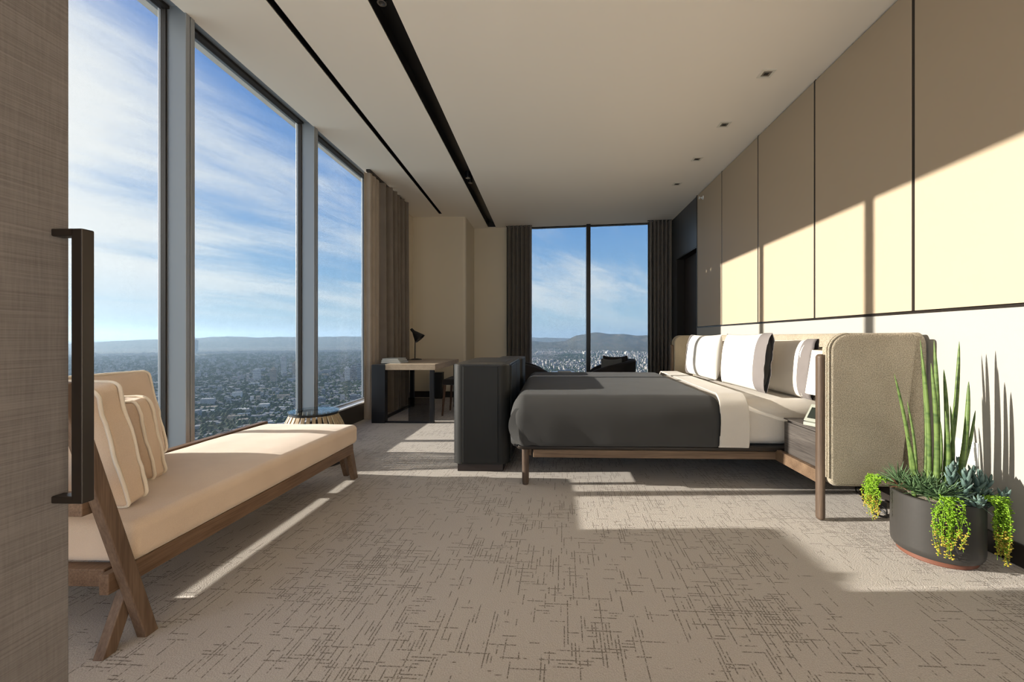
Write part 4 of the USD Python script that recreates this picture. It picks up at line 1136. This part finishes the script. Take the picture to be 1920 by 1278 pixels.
n1 = g.n('noise_texture', vector=p, scale=.006, detail=6.0, roughness=.65)['fac']
c = g.n('rgb_ramp', fac=n1, ramp=[(.35, (.045, .050, .030)), (.55, (.095, .085, .058)), (.72, (.17, .145, .105))])['color']
M['hillside'] = g.out('chaparral', surface=principled(g, c, .95, specular_ior_level=.05))
M['tower_pale'] = plain('tower_pale', (.50, .47, .42), .7)
M['tower_dark'] = plain('tower_dark', (.10, .11, .125), .4)
M['tower_grey'] = plain('tower_grey', (.30, .29, .28), .8)
M['tower_tan'] = plain('tower_tan', (.36, .28, .20), .7)

gp = np.array([(-42000, 8, GZ), (30000, 8, GZ), (30000, 42000, GZ), (-42000, 42000, GZ)], float)
solo('plain', cat([box(-42000, 30000, 8, 42000, GZ - 30, GZ)]), 'ground', 'hazy flat city plain far below the windows', 'ground', False, kind='structure')

crng = np.random.default_rng(5)
def polar(az, d): return d * np.sin(np.radians(az)), d * np.cos(np.radians(az))
def boxes(x, y, w, dp, h, rotz):
    base = np.array([(-.5, -.5, 0), (.5, -.5, 0), (.5, .5, 0), (-.5, .5, 0), (-.5, -.5, 1), (.5, -.5, 1), (.5, .5, 1), (-.5, .5, 1)])
    F = np.array([(0, 1, 5), (0, 5, 4), (1, 2, 6), (1, 6, 5), (2, 3, 7), (2, 7, 6), (3, 0, 4), (3, 4, 7), (4, 5, 6), (4, 6, 7)])
    n = len(x)
    V = np.repeat(base[None], n, 0) * np.stack([w, dp, h], 1)[:, None]
    c, s = np.cos(rotz), np.sin(rotz)
    X = V[..., 0] * c[:, None] - V[..., 1] * s[:, None] + x[:, None]
    Y = V[..., 0] * s[:, None] + V[..., 1] * c[:, None] + y[:, None]
    V = np.stack([X, Y, V[..., 2] + GZ], -1).reshape(-1, 3)
    return trimesh.Trimesh(V, (F[None] + (np.arange(n) * 8)[:, None, None]).reshape(-1, 3), process=False)
def scatter(n, a0, a1, d0, d1, pw):
    az = crng.uniform(a0, a1, n)
    d = (d0 ** pw + crng.random(n) * (d1 ** pw - d0 ** pw)) ** (1 / pw)
    return az, d
def density(x, y): return meshkit.fbm(np.stack([x * .0011, y * .0011, np.full(len(x), 3.0)], 1), 3, 4)
def town(n, a0, a1, d0, d1, pw, big):
    az, d = scatter(n, a0, a1, d0, d1, pw)
    x, y = polar(az, d)
    keep = density(x, y) > crng.uniform(.30, .58, n)
    x, y, d = x[keep], y[keep], d[keep]
    # a street grid
    th = math.radians(24)
    u, v = x * math.cos(th) + y * math.sin(th), y * math.cos(th) - x * math.sin(th)
    ok = ((u % 110) > 16) & ((v % 190) > 16)
    x, y, d = x[ok], y[ok], d[ok]
    n = len(x)
    w = crng.uniform(8, 17, n) * np.where(crng.random(n) < big, crng.uniform(1.6, 3.2, n), 1)
    dp = crng.uniform(8, 15, n) * np.where(crng.random(n) < big, crng.uniform(1.4, 2.4, n), 1)
    h = crng.uniform(4, 8, n) + (crng.random(n) < .10) * crng.uniform(4, 22, n)
    return x, y, w, dp, h, th + crng.normal(0, .03, n), d
sets = [town(22000, -56, -19, 820, 8500, 1.5, .25), town(30000, -7, 17, 2300, 8000, 1.5, .10)]
allb = [np.concatenate(c) for c in zip(*sets)]
size = np.maximum(allb[2], allb[4]) / allb[6]
azim = np.degrees(np.arctan2(allb[0], allb[1]))
shown = (((azim > -49) & (azim < -40)) | ((azim > -38) & (azim < -29)) | ((azim > -27.2) & (azim < -24))) & (allb[6] > 1080)
order = np.argsort(-np.where(shown, size, 0))
near, rest = order[:220], order[220:]
solo('city_blocks', boxes(*[a[rest] for a in allb[:6]]), 'houses', 'countless tiny flat roofed buildings of the city spread to the hills', 'buildings', False, kind='stuff', loc=(0, 2000, GZ))
def city_label(i):
    tone = ('pale', 'tan', 'dark', 'grey')[i % 4]
    where = 'nearest left window' if azim[i] < -39 else 'middle left window' if azim[i] < -28 else 'window past the second fin'
    text = f'{tone} low flat roofed city building far below, seen through the {where}'
    return text, 'building', False, text
for i in near:
    solo('city_building', boxes(*[a[i:i + 1] for a in allb[:6]]), ('tower_pale', 'tower_tan', 'tower_dark', 'tower_grey')[i % 4], *city_label(i))
def trees(n, a0, a1, d0, d1, pw):
    az, d = scatter(n, a0, a1, d0, d1, pw)
    x, y = polar(az, d)
    keep = density(x + 400, y) > crng.uniform(.3, .55, n)
    x, y = x[keep], y[keep]
    n = len(x)
    ico = trimesh.Trimesh([(1, 0, 0), (-1, 0, 0), (0, 1, 0), (0, -1, 0), (0, 0, 1), (0, 0, -.6)], [(0, 2, 4), (2, 1, 4), (1, 3, 4), (3, 0, 4), (2, 0, 5), (1, 2, 5), (3, 1, 5), (0, 3, 5)], process=False)
    V0, F0 = np.array(ico.vertices), np.array(ico.faces)
    r = crng.uniform(4, 9, n)
    V = V0[None] * np.stack([r, r, r * .8], 1)[:, None] + np.stack([x, y, GZ + r * .6], 1)[:, None]
    return trimesh.Trimesh(V.reshape(-1, 3), (F0[None] + (np.arange(n) * 6)[:, None, None]).reshape(-1, 3), process=False)
solo('street_trees', cat([trees(52000, -56, -19, 820, 7500, 1.5), trees(16000, -7, 17, 2300, 7800, 1.4)]), 'treetops', 'dark green street trees spread through the distant city', 'trees', False, kind='stuff', loc=(0, 2000, GZ))
# taller buildings that stand out
def tower(az, d, w, dp, h, mat, label, step=True):
    x, y = polar(az, d)
    t = thing('tower_block', label, 'tower', (x, y, GZ))
    def b(s, z0, z1): 
        m = box(-w / 2 * s, w / 2 * s, -dp / 2 * s, dp / 2 * s, z0, z1); m = rot(m, (0, 0, 1), 24); return m.apply_translation([x, y, GZ])
    part('shaft', b(1, 0, h), mat, t, False)
    n = max(3, int(h / 7))
    part('window_band', cat([b(1.012, z, z + 1.7) for z in np.linspace(5, h - 4, n)]), 'tower_dark' if mat != 'tower_dark' else 'tower_pale', t, False, kind='stuff')
    part('roof_plant', b(.5, h, h + (9 if step else 4)), mat, t, False)
tower(-33.4, 3000, 26, 24, 118, 'tower_pale', 'tall slim pale tower seen through the middle window')
tower(-32.2, 2850, 30, 26, 88, 'tower_tan', 'tan stepped tower right of the slim pale one in the middle window')
tower(-34.4, 2600, 28, 24, 70, 'tower_tan', 'short ochre block left of the slim pale tower')
tower(-36.0, 2750, 34, 22, 62, 'tower_pale', 'pale mid rise block farther left in the middle window')
tower(-31.0, 2700, 24, 22, 105, 'tower_dark', 'dark tower beside the second fin in the middle window')
tower(-25.9, 2500, 30, 26, 80, 'tower_dark', 'dark slab tower in the window beyond the second fin')
tower(-25.2, 2480, 24, 26, 86, 'tower_dark', 'second dark slab tower, right neighbour of the first beyond the fin')
tower(-26.6, 2470, 26, 22, 72, 'tower_pale', 'pale slab tower left of the dark pair beyond the fin')
tower(-24.6, 2550, 24, 22, 60, 'tower_pale', 'low pale tower at the right edge of the third window')
tower(4.6, 6000, 90, 50, 30, 'tower_pale', 'long white building at the foot of the hills, right of centre mullion')
tower(7.6, 6150, 80, 50, 32, 'tower_pale', 'long white building at the foot of the hills, second from mullion')
tower(10.1, 6000, 70, 50, 32, 'tower_pale', 'white building at the foot of hills near the right curtain')
tower(-1.9, 6100, 80, 40, 24, 'tower_pale', 'white low block at the foot of hills left of the mullion')
tower(-43.0, 8800, 60, 60, 210, 'tower_dark', 'hazy tower of a far cluster in the nearest window, left one')
tower(-42.2, 8800, 60, 60, 240, 'tower_dark', 'hazy tower of a far cluster in the nearest window, tallest one')
tower(-41.4, 8900, 60, 60, 190, 'tower_dark', 'hazy tower of a far cluster in the nearest window, right one')

# hills: ridges given as (azimuth, distance, height above the plain, half width)
def hills(name, label, az, d, crest, width, seed, rough=.22):
    az = np.array(az, float)
    A = np.linspace(az[0], az[-1], 170)
    D = np.interp(A, az, d); H = np.interp(A, az, crest)
    T = np.linspace(-1, 1.0, 46)
    a, t = np.meshgrid(A, T, indexing='ij')
    Dm = D[:, None] + t * width
    X, Y = polar(a, Dm)
    ridged = 1 - 2 * np.abs(meshkit.fbm(np.stack([X / 900, Y / 900, np.full_like(X, seed)], -1), 4, seed) - .5)
    prof = np.clip(1 - np.abs(t), 0, 1) ** 1.15
    shape = H[:, None] * (prof * (1 - rough) + rough * prof * ridged * 1.4)
    shape += prof * 14 * (meshkit.fbm(np.stack([X / 260, Y / 260, np.full_like(X, 9.0)], -1), 3, seed + 3) - .5) * 2
    Z = GZ - 6 + np.maximum(shape, 0)
    V = np.stack([X, Y, Z], -1).reshape(-1, 3)
    n, k = X.shape
    idx = np.arange(n * k).reshape(n, k)
    q = np.stack([idx[:-1, :-1], idx[:-1, 1:], idx[1:, 1:], idx[1:, :-1]], -1).reshape(-1, 4)[:, ::-1]
    solo(name, cat([(V, q)]), 'hillside', label, 'hills', True, kind='structure')
hills('hills', 'broad hazy mountain ridge along the horizon of the left windows', [-60, -50, -47, -44, -41.5, -39, -35, -31, -27, -22, -16], [15000] * 11, [60, 90, 160, 195, 235, 265, 255, 245, 268, 262, 230], 3000, 2, .12)
hills('hills', 'dark peaked hill behind the right half of the end window', [-.5, 1.6, 3.2, 4.6, 6.0, 6.9, 8.0, 9.5, 12, 15, 20], [9200] * 11, [60, 160, 275, 305, 335, 325, 305, 320, 290, 270, 220], 1500, 6, .22)
hills('hills', 'lower ridge behind the left half of the end window', [-12, -7, -4, -2, 0, 2, 4], [9000] * 7, [150, 165, 160, 150, 160, 165, 110], 1300, 8, .22)
hills('hills', 'pale far ridge closing the horizon of the end window', [-14, -8, -4, 0, 4, 9, 14, 20], [17000] * 8, [260, 250, 245, 225, 235, 275, 265, 240], 2600, 11, .12)
hills('hills', 'foothill terraces with houses below the peaked hill', [1, 3, 5, 7, 9, 11, 15], [7600] * 7, [10, 40, 70, 95, 110, 95, 60], 700, 14, .3)

# haze over the plain
g = G()
vol = g.n('principled_volume', color=(.58, .80, 1.0), density=1 / 24000.0, anisotropy=.45)
M['haze'] = g.out('haze', volume=vol['volume'])
solo('haze', box(-41900, 29900, 14, 40000, GZ + .5, 420), 'haze', 'thin blue haze lying over the city plain', 'haze', False, kind='stuff')
